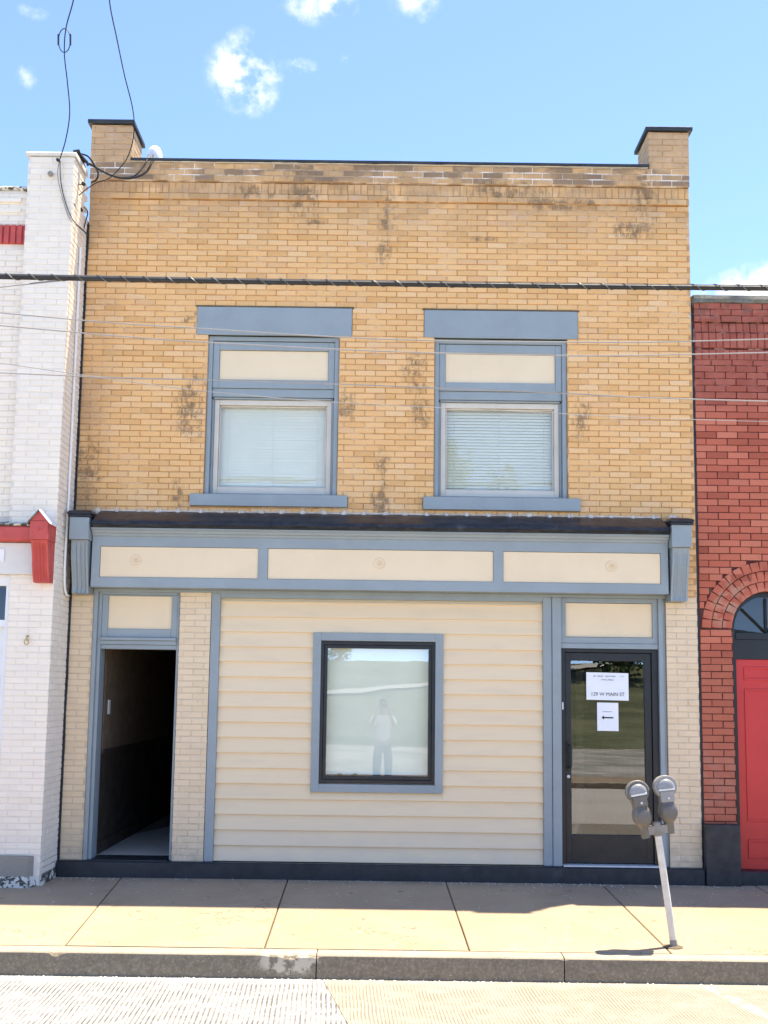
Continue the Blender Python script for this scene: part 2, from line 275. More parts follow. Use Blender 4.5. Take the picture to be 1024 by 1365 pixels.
M = dict(
    yellow=m_yellow(), ymortar=m_yellow_mortar(), topmortar=m_top_mortar(), cream_brick=m_cream_brick(), red=m_red(), rmortar=m_red_mortar(), white_brick=m_white_brick(), siding=m_siding(),
    cream_mortar=paint('cream_mortar', (.58, .47, .34), .8, .12), white_mortar=paint('white_mortar', (.71, .635, .54), .8, .08, (.3, .28, .25), .5, scale=4),
    blue=paint('blue_grey_paint', (.265, .305, .315), .42, .06, (.30, .33, .33), .35, .08, 3), cream=paint('cream_panel_paint', (.76, .61, .40), .45, .03, (.55, .45, .33), .3, .06, 2.5),
    vinyl=paint('almond_vinyl', (.60, .55, .46), .4, .05, (.3, .26, .2), .35, .05, 5),
    navy=paint('navy_paint', (.022, .026, .031), .38, .3, (.10, .11, .13), .3, .25, 9), tar=paint('black_tar_flashing', (.018, .020, .026), .36, .4, (.12, .14, .17), .45, .9, 11),
    cope=paint('dark_coping_metal', (.028, .032, .036), .5, .3, (.10, .09, .08), .4, .3, 8), black=paint('black_aluminium', (.017, .018, .019), .35, .15, (.07, .07, .07), .2, .06, 6),
    redpaint=paint('faded_red_paint', (.48, .075, .062), .5, .1, (.30, .12, .08), .35, .12, 8), reddoor=paint('red_door_paint', (.54, .038, .034), .36, .05, (.36, .06, .06), .2, .05, 3),
    plinth=concrete('grey_painted_plinth', (.25, .225, .185), (.31, .28, .23), 90, .3), rubble=m_rubble(), tarcope=concrete('weathered_tar_coping', (.11, .11, .095), (.20, .19, .16), 30, .7, 6),
    mortar_cap=concrete('lime_mortar_cap', (.62, .59, .53), (.70, .67, .60), 30, .4, 5), caulk=concrete('pale_caulk', (.58, .46, .34), (.76, .68, .57), 60, .3, 14),
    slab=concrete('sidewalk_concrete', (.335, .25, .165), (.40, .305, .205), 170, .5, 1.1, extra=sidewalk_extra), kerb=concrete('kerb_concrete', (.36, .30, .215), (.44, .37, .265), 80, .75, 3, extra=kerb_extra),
    road_a=m_road('tined_concrete_pale', (.315, .305, .29), (.36, .35, .335), .031, (.075, .07, .065), .9), road_b=m_road('tined_concrete_tan', (.295, .26, .205), (.34, .30, .24), .023, (.12, .095, .065), .62),
    lot=concrete('bounce_lot_concrete', (.24, .24, .20), (.56, .52, .45), 9, .5, .55), road_far=concrete('bright_bounce_concrete', (.52, .48, .42), (.58, .54, .48), 60, .2, .8),
    dirt=concrete('joint_dirt', (.10, .08, .055), (.15, .12, .08), 60, .5), grass=m_grass(), ground=concrete('bare_ground', (.20, .18, .14), (.28, .25, .2), 8, .3, .3),
    glass=glass('window_glass', .075, (.95, .98, .95), wave=.12), pane=glass('large_pane_glass', .12, wave=.015), doorglass=glass('door_glass', .13, (.72, .76, .70), wave=.012), darkglass=glass('fanlight_glass', .045, (.45, .48, .47), .06),
    blind=paint('white_blind_slat', (.88, .84, .69), .55, .03, (.5, .5, .45), .15, .03, 3), shade=paint('white_roller_shade', (.80, .80, .68), .8, .04, (.6, .66, .64), .3, .05, 2),
    paper=paint('white_paper', (.80, .82, .83), .8, .02, (.7, .7, .7), .1, .05, 5), ink=paint('grey_ink', (.14, .15, .16), .9, .02), blackink=paint('black_ink', (.01, .011, .012), .9, .02),
    steel=paint('galvanised_pipe', (.62, .57, .49), .45, .12, (.36, .29, .2), .4, .2, 14), meter=paint('cast_grey_meter', (.125, .11, .092), .45, .12, (.25, .235, .21), .4, .15, 18, spec=.5),
    meter_light=paint('worn_silver_meter', (.27, .255, .235), .42, .1, (.2, .19, .18), .4, .12, 18, spec=.5), lens=paint('cloudy_meter_dome', (.235, .235, .23), .30, .1, (.45, .45, .44), .4, .05, 16, spec=.6),
    silver=paint('bright_metal', (.62, .62, .61), .3, .05, (.4, .4, .4), .2, .05, 9), rust=paint('rusty_yoke', (.25, .225, .195), .6, .2, (.24, .13, .07), .6, .3, 15),
    cable=paint('black_cable', (.022, .021, .020), .6, .3, (.07, .06, .05), .4, .1, 10), wire=paint('grey_wire', (.30, .28, .26), .5, .1), strand=paint('steel_lashing', (.16, .145, .125), .45, .1),
    white=paint('white_paint', (.78, .77, .74), .5, .04, (.55, .5, .42), .3, .08, 4), band=paint('off_white_band', (.66, .64, .58), .5, .05, (.5, .46, .38), .3, .08, 3), whiteplastic=paint('white_plastic', (.80, .80, .78), .35, .02),
    brass=paint('aged_brass', (.45, .33, .12), .35, .2, (.12, .08, .03), .4, .1, 30), floor=paint('grey_vinyl_floor', (.60, .56, .49), .35, .06, (.3, .28, .25), .3, .05, 4), carpet=paint('brown_carpet', (.22, .19, .15), .95, .1),
    wallpaper=paint('brown_wallpaper', (.16, .115, .075), .85, .15, (.08, .06, .04), .5, .05, 9), dark=paint('dark_stained_panel', (.055, .042, .032), .6, .2, (.05, .045, .04), .3, .1, 6), roomwall=paint('olive_room_wall', (.17, .165, .13), .8, .05), roomfloor=paint('pale_room_floor', (.40, .37, .32), .5, .06),
    roof=concrete('roof_felt', (.06, .06, .06), (.10, .10, .10), 40, .4), tan=paint('tan_stucco', (.45, .38, .29), .85, .1), bluemark=paint('blue_chalk', (.25, .42, .75), .9, .1),
    bark=paint('tree_bark', (.10, .075, .05), .9, .3), leaf=m_leaf('leaf_green', (.035, .07, .018), (.075, .12, .035)), path=concrete('pale_path', (.50, .48, .43), (.56, .54, .5), 40, .2),
    skin=paint('skin_tone', (.45, .29, .21), .55, .05), shirt=paint('pale_shirt', (.62, .63, .65), .85, .06), trousers=paint('grey_trousers', (.16, .17, .20), .9, .1), hair=paint('brown_hair', (.06, .04, .025), .7, .2),
    shoe=paint('dark_shoes', (.05, .045, .04), .6, .1), stump=paint('bare_asphalt', (.05, .05, .05), .95, .1))

# ------------------------------------------------------------------ object helpers
WORLD = {}                                        # world offset of every Empty that parents parts
def link(name, data, parent=None):
    o = bpy.data.objects.new(name, data); COL.objects.link(o)
    if parent is not None:
        o.parent = parent; o.matrix_parent_inverse = Matrix.Translation(-WORLD.get(parent.name, Vector()))
    return o
def tag(o, label, cat, group=None):
    o['label'] = label; o['category'] = cat
    if group: o['group'] = group
    return o
def thing(name, label, cat, loc=(0, 0, 0), group=None):
    o = bpy.data.objects.new(name, None); COL.objects.link(o); o.location = loc; o.empty_display_size = .2
    WORLD[o.name] = Vector(loc); return tag(o, label, cat, group)
class MB:
    def __init__(s): s.v = []; s.f = []; s.mi = []; s.k = 0
    def add(s, vs, fs):
        b = len(s.v); s.v += [tuple(p) for p in vs]; s.f += [tuple(b + i for i in f) for f in fs]; s.mi += [s.k] * len(fs); return s
    def box(s, x0, x1, y0, y1, z0, z1):
        return s.add([(x0, y0, z0), (x1, y0, z0), (x1, y1, z0), (x0, y1, z0), (x0, y0, z1), (x1, y0, z1), (x1, y1, z1), (x0, y1, z1)],
                     [(0, 3, 2, 1), (4, 5, 6, 7), (0, 1, 5, 4), (1, 2, 6, 5), (2, 3, 7, 6), (3, 0, 4, 7)])
    def frame(s, x0, x1, z0, z1, w, y0, y1, wb=None, wt=None):          # four mitre-free rails, butted
        wb = w if wb is None else wb; wt = w if wt is None else wt
        s.box(x0, x0 + w, y0, y1, z0, z1); s.box(x1 - w, x1, y0, y1, z0, z1)
        s.box(x0 + w, x1 - w, y0, y1, z0, z0 + wb); return s.box(x0 + w, x1 - w, y0, y1, z1 - wt, z1)
    def extrude_x(s, prof, x0, x1, nx=1, wob=0.0, seed=0):              # closed profile of (y, z) run along x
        n = len(prof); vs = []; fs = []
        for i in range(nx + 1):
            x = x0 + (x1 - x0) * i / nx
            for j, (y, z) in enumerate(prof):
                d = wob * mnoise.noise((x * 3.1 + seed, j * 1.7, 0)) + wob * .6 * mnoise.noise((x * 11 + seed, j * 2.3, 5)) if wob else 0
                vs.append((x, y + d, z + d * .8))
        for i in range(nx):
            for j in range(n):
                k = (j + 1) % n; fs.append((i * n + j, (i + 1) * n + j, (i + 1) * n + k, i * n + k))
        fs.append(tuple(range(n))); fs.append(tuple(nx * n + j for j in reversed(range(n)))); return s.add(vs, fs)
    def tube(s, pts, r, n=8, cap=True, taper=None):
        pts = [Vector(p) for p in pts]; b = len(s.v); up = Vector((0, 0, 1)); vs = []; prev = None
        for i, p in enumerate(pts):
            d = (pts[min(i + 1, len(pts) - 1)] - pts[max(i - 1, 0)]).normalized()
            a = prev if prev is not None else (Vector((1, 0, 0)) if abs(d.z) > .9 else up)
            a = (a - d * a.dot(d)).normalized(); prev = a; c = d.cross(a); rr = r if taper is None else r * taper[i]
            for k in range(n):
                t = 2 * math.pi * k / n; vs.append(p + (a * math.cos(t) + c * math.sin(t)) * rr)
        fs = [(i * n + k, i * n + (k + 1) % n, (i + 1) * n + (k + 1) % n, (i + 1) * n + k) for i in range(len(pts) - 1) for k in range(n)]
        if cap: fs += [tuple(reversed(range(n))), tuple((len(pts) - 1) * n + k for k in range(n))]
        return s.add(vs, fs)
    def lathe(s, c, prof, n=20, axis='z', sx=1.0, sy=1.0):
        vs = []; m_ = len(prof)
        for r, h in prof:
            for k in range(n):
                t = 2 * math.pi * k / n; a, b2 = r * math.cos(t) * sx, r * math.sin(t) * sy
                vs.append((c[0] + a, c[1] + b2, c[2] + h) if axis == 'z' else (c[0] + a, c[1] - h, c[2] + b2))
        fs = [(i * n + k, i * n + (k + 1) % n, (i + 1) * n + (k + 1) % n, (i + 1) * n + k) for i in range(m_ - 1) for k in range(n)]
        return s.add(vs, fs + [tuple(reversed(range(n))), tuple((m_ - 1) * n + k for k in range(n))])
    def loft(s, rings, cap=True):
        n = len(rings[0]); vs = [p for r in rings for p in r]
        fs = [(i * n + k, i * n + (k + 1) % n, (i + 1) * n + (k + 1) % n, (i + 1) * n + k) for i in range(len(rings) - 1) for k in range(n)]
        if cap: fs += [tuple(reversed(range(n))), tuple((len(rings) - 1) * n + k for k in range(n))]
        return s.add(vs, fs)
    def mesh(s, name, mats, smooth=False, fix=True):
        me = bpy.data.meshes.new(name); me.from_pydata(s.v, [], s.f)
        for q in (mats if isinstance(mats, (list, tuple)) else [mats]): me.materials.append(M[q])
        if any(s.mi): me.polygons.foreach_set('material_index', s.mi)
        if fix:
            b = bmesh.new(); b.from_mesh(me); bmesh.ops.recalc_face_normals(b, faces=b.faces); b.to_mesh(me); b.free()
        if smooth: me.polygons.foreach_set('use_smooth', [True] * len(me.polygons))
        me.update(); return me
    def build(s, name, mats, parent=None, smooth=False, bevel=0.0, fix=True):
        o = link(name, s.mesh(name, mats, smooth, fix), parent)
        if bevel:
            md = o.modifiers.new('bevel', 'BEVEL'); md.width = bevel; md.segments = 2; md.limit_method = 'ANGLE'; md.angle_limit = rad(40)
        if smooth and not bevel:
            try: o.data.set_sharp_from_angle(angle=rad(38))
            except Exception: pass
        return o
def part(name, parent, mats, x0, x1, y0, y1, z0, z1, bevel=.003): return MB().box(x0, x1, y0, y1, z0, z1).build(name, mats, parent, bevel=bevel)
def structure(o): o['kind'] = 'structure'; return o
def stuff(o): o['kind'] = 'stuff'; return o
def smooth_path(pts, sub=6):
    pts = [Vector(p) for p in pts]; P = [pts[0] * 2 - pts[1]] + pts + [pts[-1] * 2 - pts[-2]]; out = []
    for i in range(1, len(P) - 2):
        a, b, c, d = P[i - 1:i + 3]
        for k in range(sub):
            t = k / sub; out.append(.5 * ((2 * b) + (c - a) * t + (2 * a - 5 * b + 4 * c - d) * t * t + (3 * b - a - 3 * c + d) * t ** 3))
    return out + [pts[-1]]
def holed_wall(x0, x1, z0, z1, y0, y1, holes):    # a wall slab with rectangular openings and their reveals
    xs = sorted({x0, x1, *[h[0] for h in holes], *[h[1] for h in holes]}); zs = sorted({z0, z1, *[h[2] for h in holes], *[h[3] for h in holes]})
    xs = [x for x in xs if x0 <= x <= x1]; zs = [z for z in zs if z0 <= z <= z1]
    def solid(i, j):
        if not (0 <= i < len(xs) - 1 and 0 <= j < len(zs) - 1): return False
        cx, cz = (xs[i] + xs[i + 1]) / 2, (zs[j] + zs[j + 1]) / 2
        return not any(h[0] < cx < h[1] and h[2] < cz < h[3] for h in holes)
    mb = MB()
    for i in range(len(xs) - 1):
        for j in range(len(zs) - 1):
            if not solid(i, j): continue
            a, b, c, d = xs[i], xs[i + 1], zs[j], zs[j + 1]
            mb.add([(a, y0, c), (b, y0, c), (b, y0, d), (a, y0, d)], [(0, 1, 2, 3)]); mb.add([(a, y1, c), (b, y1, c), (b, y1, d), (a, y1, d)], [(3, 2, 1, 0)])
            if not solid(i - 1, j): mb.add([(a, y0, c), (a, y1, c), (a, y1, d), (a, y0, d)], [(3, 2, 1, 0)])
            if not solid(i + 1, j): mb.add([(b, y0, c), (b, y1, c), (b, y1, d), (b, y0, d)], [(0, 1, 2, 3)])
            if not solid(i, j - 1): mb.add([(a, y0, c), (b, y0, c), (b, y1, c), (a, y1, c)], [(3, 2, 1, 0)])
            if not solid(i, j + 1): mb.add([(a, y0, d), (b, y0, d), (b, y1, d), (a, y1, d)], [(0, 1, 2, 3)])
    return mb

# ------------------------------------------------------------------ bricks
def brick_geo(L, H, D, ch, rs):
    j = lambda a=.0020: rs.uniform(-a, a)
    a, h = L / 2, H / 2; c = ch
    fr = [(-a + c + j(), j(.0022), -h + c + j()), (a - c + j(), j(.0022), -h + c + j()), (a - c + j(), j(.0022), h - c + j()), (-a + c + j(), j(.0022), h - c + j())]
    ri = [(-a, c, -h), (a, c, -h), (a, c, h), (-a, c, h)]; bk = [(x, D, z) for x, y, z in ri]
    return fr + ri + bk, [(0, 1, 2, 3), (4, 5, 1, 0), (5, 6, 2, 1), (6, 7, 3, 2), (7, 4, 0, 3), (8, 9, 5, 4), (9, 10, 6, 5), (10, 11, 7, 6), (11, 8, 4, 7)]
BR_CACHE = {}
def brick_mesh(L, H, D, ch, mat, var):
    L = round(L * 200) / 200; k = (L, round(H, 3), D, mat, var)
    if k not in BR_CACHE:
        vs, fs = brick_geo(L - .0065, H, D, ch, random.Random(int(L * 1000) + var * 77))
        me = bpy.data.meshes.new('brick'); me.from_pydata(vs, [], fs); me.materials.append(M[mat]); BR_CACHE[k] = me
    return BR_CACHE[k]
def lay(rect, y, cw, ch, x0, z0, blocked=(), skip=.03, wall='front', joint=.0065):
    """running-bond bricks of one wall rectangle (x0, x1, z0, z1): list of [x, y, z, rotz, L, H]"""
    X0, X1, Z0, Z1 = rect; out = []; c = math.floor((Z0 - z0) / ch + 1e-6)
    while z0 + c * ch < Z1 - .012:
        za, zb = max(Z0, z0 + c * ch), min(Z1, z0 + (c + 1) * ch); zc = (za + zb) / 2
        if zb - za > .018:
            iv = [(X0, X1)]
            for b in blocked:
                if b[2] < zc < b[3]:
                    nv = []
                    for a, d in iv:
                        if b[1] <= a or b[0] >= d: nv.append((a, d)); continue
                        if b[0] > a: nv.append((a, b[0]))
                        if b[1] < d: nv.append((b[1], d))
                    iv = nv
            off = .5 * (abs(c) % 2)
            for a, d in iv:
                k = math.floor((a - x0) / cw + off)
                while x0 + (k - off) * cw < d - 1e-4:
                    p, q = max(a, x0 + (k - off) * cw), min(d, x0 + (k + 1 - off) * cw)
                    if q - p > skip: out.append([(p + q) / 2, y, zc, 0.0, q - p, zb - za - joint])
                    k += 1
        c += 1
    return out
def place_bricks(items, parent, mat, depth, chamfer, limit=300, jit=.0012, name='brick'):
    """items: (x, y, z, rotz, L, H[, roty]); the ones that show largest become objects, the rest one mesh"""
    def score(it):
        p = Vector(it[:3]); px, py = project(p)
        if not (-8 < px < 1032 and -8 < py < 1373): return -(p - CAM).length
        nrm = Vector((math.sin(it[3]), -math.cos(it[3]), 0)); d = CAM - p
        return it[4] * it[5] * max(0.02, nrm.dot(d.normalized())) / d.length_squared
    items = sorted(items, key=score, reverse=True); rest = MB()
    for i, it in enumerate(items):
        x, y, z, rz, L, H = it[:6]; ry = it[6] if len(it) > 6 else 0.0
        if i < limit and score(it) > 0:
            o = link(name, brick_mesh(L, H, depth, chamfer, mat, random.randrange(4)), parent)
            o.location = (x, y + random.uniform(-jit, jit), z + random.uniform(-.0012, .0012)); o.rotation_euler = (random.uniform(-.02, .02), ry + random.uniform(-.007, .007), rz)
        else:
            vs, fs = brick_geo(L - .0065, H, depth, chamfer, random)
            mt = Matrix.Translation((x, y + random.uniform(-jit, jit), z + random.uniform(-.0012, .0012))) @ Matrix.Rotation(rz, 4, 'Z') @ Matrix.Rotation(ry + random.uniform(-.007, .007), 4, 'Y') @ Matrix.Rotation(random.uniform(-.02, .02), 4, 'X')
            rest.add([mt @ Vector(p) for p in vs], fs)
    if rest.v: stuff(rest.build('brick_field', mat, parent, fix=False))

# ------------------------------------------------------------------ the setting: ground, road, kerb, sidewalk
def ground_z(y): return -.32 if y > -26 else -.30 + min(3.95, .10 * (-26 - y) + .0022 * (-26 - y) ** 2)
gm = MB(); ys = [300, 60, 14, -3, -26] + [-26 - k * 1.5 for k in range(1, 32)] + [-120, -300]; xs = [-300, -80] + [k * 5 for k in range(-8, 9)] + [80, 300]
gv = [(x, y, ground_z(y) + (.08 * mnoise.noise((x * .09, y * .09, 2)) if y < -28 else 0)) for y in ys for x in xs]; nx = len(xs)
gm.add(gv, [(j * nx + i, j * nx + i + 1, (j + 1) * nx + i + 1, (j + 1) * nx + i) for j in range(len(ys) - 1) for i in range(nx - 1)])
gm.mi = [1 if (q // (nx - 1)) >= 4 else 0 for q in range(len(gm.f))]
structure(gm.build('ground', ['ground', 'grass'], smooth=True))

SW_A, SW_B = .03, -.03                             # sidewalk height at the wall and at the kerb
def swz(y): return SW_A + (SW_B - SW_A) * (-y / 2.57)
sidewalk = structure(MB().add([(-14, .4, -.012), (14, .4, -.012), (14, -2.44, -.058), (-14, -2.44, -.058), (-14, .4, -.3), (14, .4, -.3), (14, -2.44, -.3), (-14, -2.44, -.3)],
                     [(0, 3, 2, 1), (4, 5, 6, 7), (0, 1, 5, 4), (1, 2, 6, 5), (2, 3, 7, 6), (3, 0, 4, 7)]).build('sidewalk', 'dirt'))
joints = [(-13.6, -12.6), (-11.6, -10.7), (-10.0, -9.3), (-8.4, -7.8), (-6.9, -6.4), (-5.45, -5.0), (-3.93, -3.6), (-2.43, -2.205), (-.866, -.805), (.606, .637), (2.06, 2.055), (3.5, 3.46), (5.0, 4.9), (6.5, 6.3), (8.0, 7.75), (9.5, 9.2), (11, 10.6), (12.5, 12.1)]
for (a0, a1), (b0, b1) in zip(joints[:-1], joints[1:]):
    mb = MB(); g = .005; n = 14; y0, y1 = .3, -2.432; top = []; rs = random.Random(int(a0 * 100))
    lift = rs.uniform(-.002, .002)
    xa = lambda t: a0 + (a1 - a0) * t + g + .0025 * mnoise.noise((a0, t * 9, 1)); xb = lambda t: b0 + (b1 - b0) * t - g - .0025 * mnoise.noise((b0, t * 9, 7))
    vs = []
    for i in range(n + 1):
        t = i / n; y = y0 + (y1 - y0) * t; z = swz(y) + lift
        vs += [(xa(t), y, z - .05), (xa(t), y, z - .006), (xa(t) + .006, y, z), (xb(t) - .006, y, z), (xb(t), y, z - .006), (xb(t), y, z - .05)]
    fs = [(i * 6 + k, i * 6 + k + 1, i * 6 + 7 + k, i * 6 + 6 + k) for i in range(n) for k in range(5)] + [(n * 6, n * 6 + 1, n * 6 + 2, n * 6 + 3, n * 6 + 4, n * 6 + 5)]
    mb.add(vs, fs).build('slab', 'slab', sidewalk)

ROAD_Z = -.19
def road_z(y): return ROAD_Z + .035 * min(1, (-2.58 - y) / 3.5)
kerb = structure(MB().box(-14, 14, -2.50, -2.445, -.3, -.075).build('kerb', 'dirt'))
kj = [-13.2, -9.8, -6.6, -3.9, -.43, 1.275, 4.6, 7.9, 11.0, 13.4]
for a, b in zip(kj[:-1], kj[1:]):
    n = int((b - a) / .03); vs = []; a += .004; b -= .004
    for i in range(n + 1):
        x = a + (b - a) * i / n
        r = abs(mnoise.noise((x * 6, 3, 0))) * .012 + abs(mnoise.noise((x * 23, 8, 0))) * .007
        w = max(0, 1 - abs(x + .60) / .2); r += w * (.022 + .02 * mnoise.noise((x * 30, 1, 4)))
        w = max(0, 1 - abs(x + 2.22) / .07); r += w * .03
        e = min(x - a, b - x); r += .012 * max(0, 1 - e / .02)
        r = max(.006, r); f = .004 * mnoise.noise((x * 8, 0, 6))
        vs += [(x, -2.438, -.07), (x, -2.438, swz(-2.438) - .003), (x, -2.57 + r * 1.1, swz(-2.57)), (x, -2.572 + r * .35 + f, -.03 - r * .5), (x, -2.578 + f, -.034 - r * 1.2), (x, -2.584 + f * 1.5, -.12), (x, -2.59, -.30)]
    fs = [(i * 7 + k, i * 7 + k + 1, i * 7 + 8 + k, i * 7 + 7 + k) for i in range(n) for k in range(6)] + [tuple(range(7)), tuple(n * 7 + k for k in range(7))]
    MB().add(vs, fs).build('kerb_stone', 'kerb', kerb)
MB().box(-.158, -.142, -2.53, -2.47, -.03, -.0245).build('chalk_mark', 'bluemark', kerb)

road = structure(MB().box(-60, 60, -12.0, -2.60, -.42, -.26).build('road', 'stump'))
def road_slab(xa0, xa1, xb0, xb1, y0, y1, mat):    # left edge xa0 (at y0) to xa1 (at y1), right edge likewise
    g = .0018; zs = [road_z(y0), road_z(y1)]
    MB().add([(xa0 + g, y0, zs[0]), (xb0 - g, y0, zs[0]), (xb1 - g, y1, zs[1]), (xa1 + g, y1, zs[1]), (xa0 + g, y0, -.3), (xb0 - g, y0, -.3), (xb1 - g, y1, -.3), (xa1 + g, y1, -.3)],
             [(3, 2, 1, 0), (4, 5, 6, 7), (0, 1, 5, 4), (1, 2, 6, 5), (2, 3, 7, 6), (3, 0, 4, 7)]).build('road_slab', mat, road)
road_slab(-14, -14, -.385, .30, -2.594, -5.9, 'road_a'); road_slab(-.385, .30, 5.4, 5.9, -2.594, -5.9, 'road_b'); road_slab(5.4, 5.9, 14, 14, -2.594, -5.9, 'road_a')
for xa, xb in ((-14, -8), (-8, -2.5), (-2.5, 3), (3, 8.5), (8.5, 14)): road_slab(xa, xa, xb, xb, -5.91, -9.2, 'road_far'); road_slab(xa, xa, xb, xb, -9.21, -11.9, 'road_far')  # unseen far lanes, kept paler than the near road to bounce light at the facade
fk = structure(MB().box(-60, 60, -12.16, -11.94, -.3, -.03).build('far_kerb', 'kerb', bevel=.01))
fs_ = structure(MB().box(-60, 60, -13.6, -12.165, -.3, -.034).build('far_sidewalk', 'slab'))
structure(MB().box(-60, 60, -26.2, -13.61, -.3, -.04).build('bounce_lot', 'lot'))  # pale paving added behind the camera to bounce more light onto the facade
pth = MB(); pv = []
for i in range(45):
    x = -20 + 1.0 * i; y = -41.5 - .65 * (x + .3); pv += [(x, y, ground_z(y) + .12), (x, y - 1.1, ground_z(y - 1.1) + .13)]
pth.add(pv, [(2 * i, 2 * i + 2, 2 * i + 3, 2 * i + 1) for i in range(44)]); structure(pth.build('path', 'path'))

# ------------------------------------------------------------------ the yellow brick building
B = thing('brick_building', 'two-storey yellow brick shop building with slate blue trim and cream panels', 'building', (0, 0, SW_A))
XL, XR = -3.01, 3.02
W1, W2 = (-1.771, -.47, 3.672, 5.268), (.473, 1.783, 3.672, 5.268)     # window openings
LN1, LN2 = (-1.884, -.351, 5.268, 5.553), (.368, 1.887, 5.268, 5.548)  # lintels
SL1, SL2 = (-1.894, -.366, 3.546, 3.672), (.37, 1.895, 3.538, 3.672)   # sills
upper = holed_wall(XL, XR, 2.72, 7.03, .009, .33, [W1, W2]).build('upper_wall', 'ymortar', B)
items = lay((XL, XR, 3.43, 6.668), 0.0, YCW, YCH, YX0, YZ0, [W1, W2, LN1, LN2, SL1, SL2])
items += lay((XL, -2.60, 2.72, 3.43), 0.0, YCW, YCH, YX0, YZ0) + lay((2.50, XR, 2.72, 3.43), 0.0, YCW, YCH, YX0, YZ0)
items += lay((XL, XR, 6.668, 6.731), -.026, YCW, .063, YX0, 6.668)
x = XL
while x < XR - .03:                                 # band of bricks on end
    L = min(.0665, XR - x); items.append([x + L / 2, -.016, 6.791, 0.0, L, .1125]); x += .0665
items += lay((XL, XR, 6.851, 7.040), -.046, YCW, .063, YX0 + .05, 6.851, joint=.011)
place_bricks(items, upper, 'yellow', .06, .0045, 300)
for z0, z1, p in ((6.671, 6.728, .019), (6.735, 6.847, .009), (6.855, 7.036, .0415)):
    MB().box(XL + .004, XR - .004, -p, .006, z0, z1).build('mortar_bed', 'ymortar' if z1 < 6.9 else 'topmortar', upper)
# corner piers above the parapet
for x0, x1, cap in ((-3.012, -2.60, (-3.045, -2.575)), (2.61, 3.022, (2.578, 3.052))):
    pr = MB().box(x0 + .008, x1 - .008, -.036, .38, 7.03, 7.424).build('corner_pier', 'ymortar', B)
    it = lay((x0, x1, 7.042, 7.432), -.046, YCW, .062, x0 - .06, 7.042)
    sx, rz = (x1 + .0, rad(90)) if x0 < 0 else (x0 - .0, rad(-90))
    for p, _, z, _, L, H in lay((-.046, .386, 7.042, 7.432), 0, YCW, .062, -.10, 7.042): it.append([sx, p, z, rz, L, H])
    place_bricks(it, pr, 'yellow', .05, .0045, 300)
    cp = MB().box(cap[0], cap[1], -.075, .42, 7.434, 7.476); cp.box(cap[0] + .04, cap[1] - .04, -.04, .385, 7.476, 7.49)
    cp.build('pier_cap', 'cope', pr, bevel=.006)
mb = MB().extrude_x([(-.075, 7.044), (-.078, 7.068), (-.06, 7.076), (.34, 7.08), (.34, 7.044)], -2.598, 2.608, 120, .0035)
mb.build('coping', 'cope', upper)
MB().extrude_x([(-.058, 7.0405), (-.062, 7.047), (0, 7.05), (0, 7.0405)], -2.60, 2.60, 260, .004, 9).build('mortar_fillet', 'mortar_cap', upper)
# shell behind the front wall
part('side_wall', B, 'tan', XL + .002, XL + .25, .332, 9.0, -.2, 6.9); part('side_wall', B, 'tan', XR - .25, XR - .002, .332, 9.0, -.2, 6.9); part('rear_wall', B, 'tan', XL + .252, XR - .252, 8.7, 9.0, -.2, 6.7)
part('roof', B, 'roof', XL + .252, XR - .252, .335, 8.69, 6.45, 6.6); part('upper_floor', B, 'dark', XL + .252, XR - .252, .335, 8.69, 2.95, 3.15)

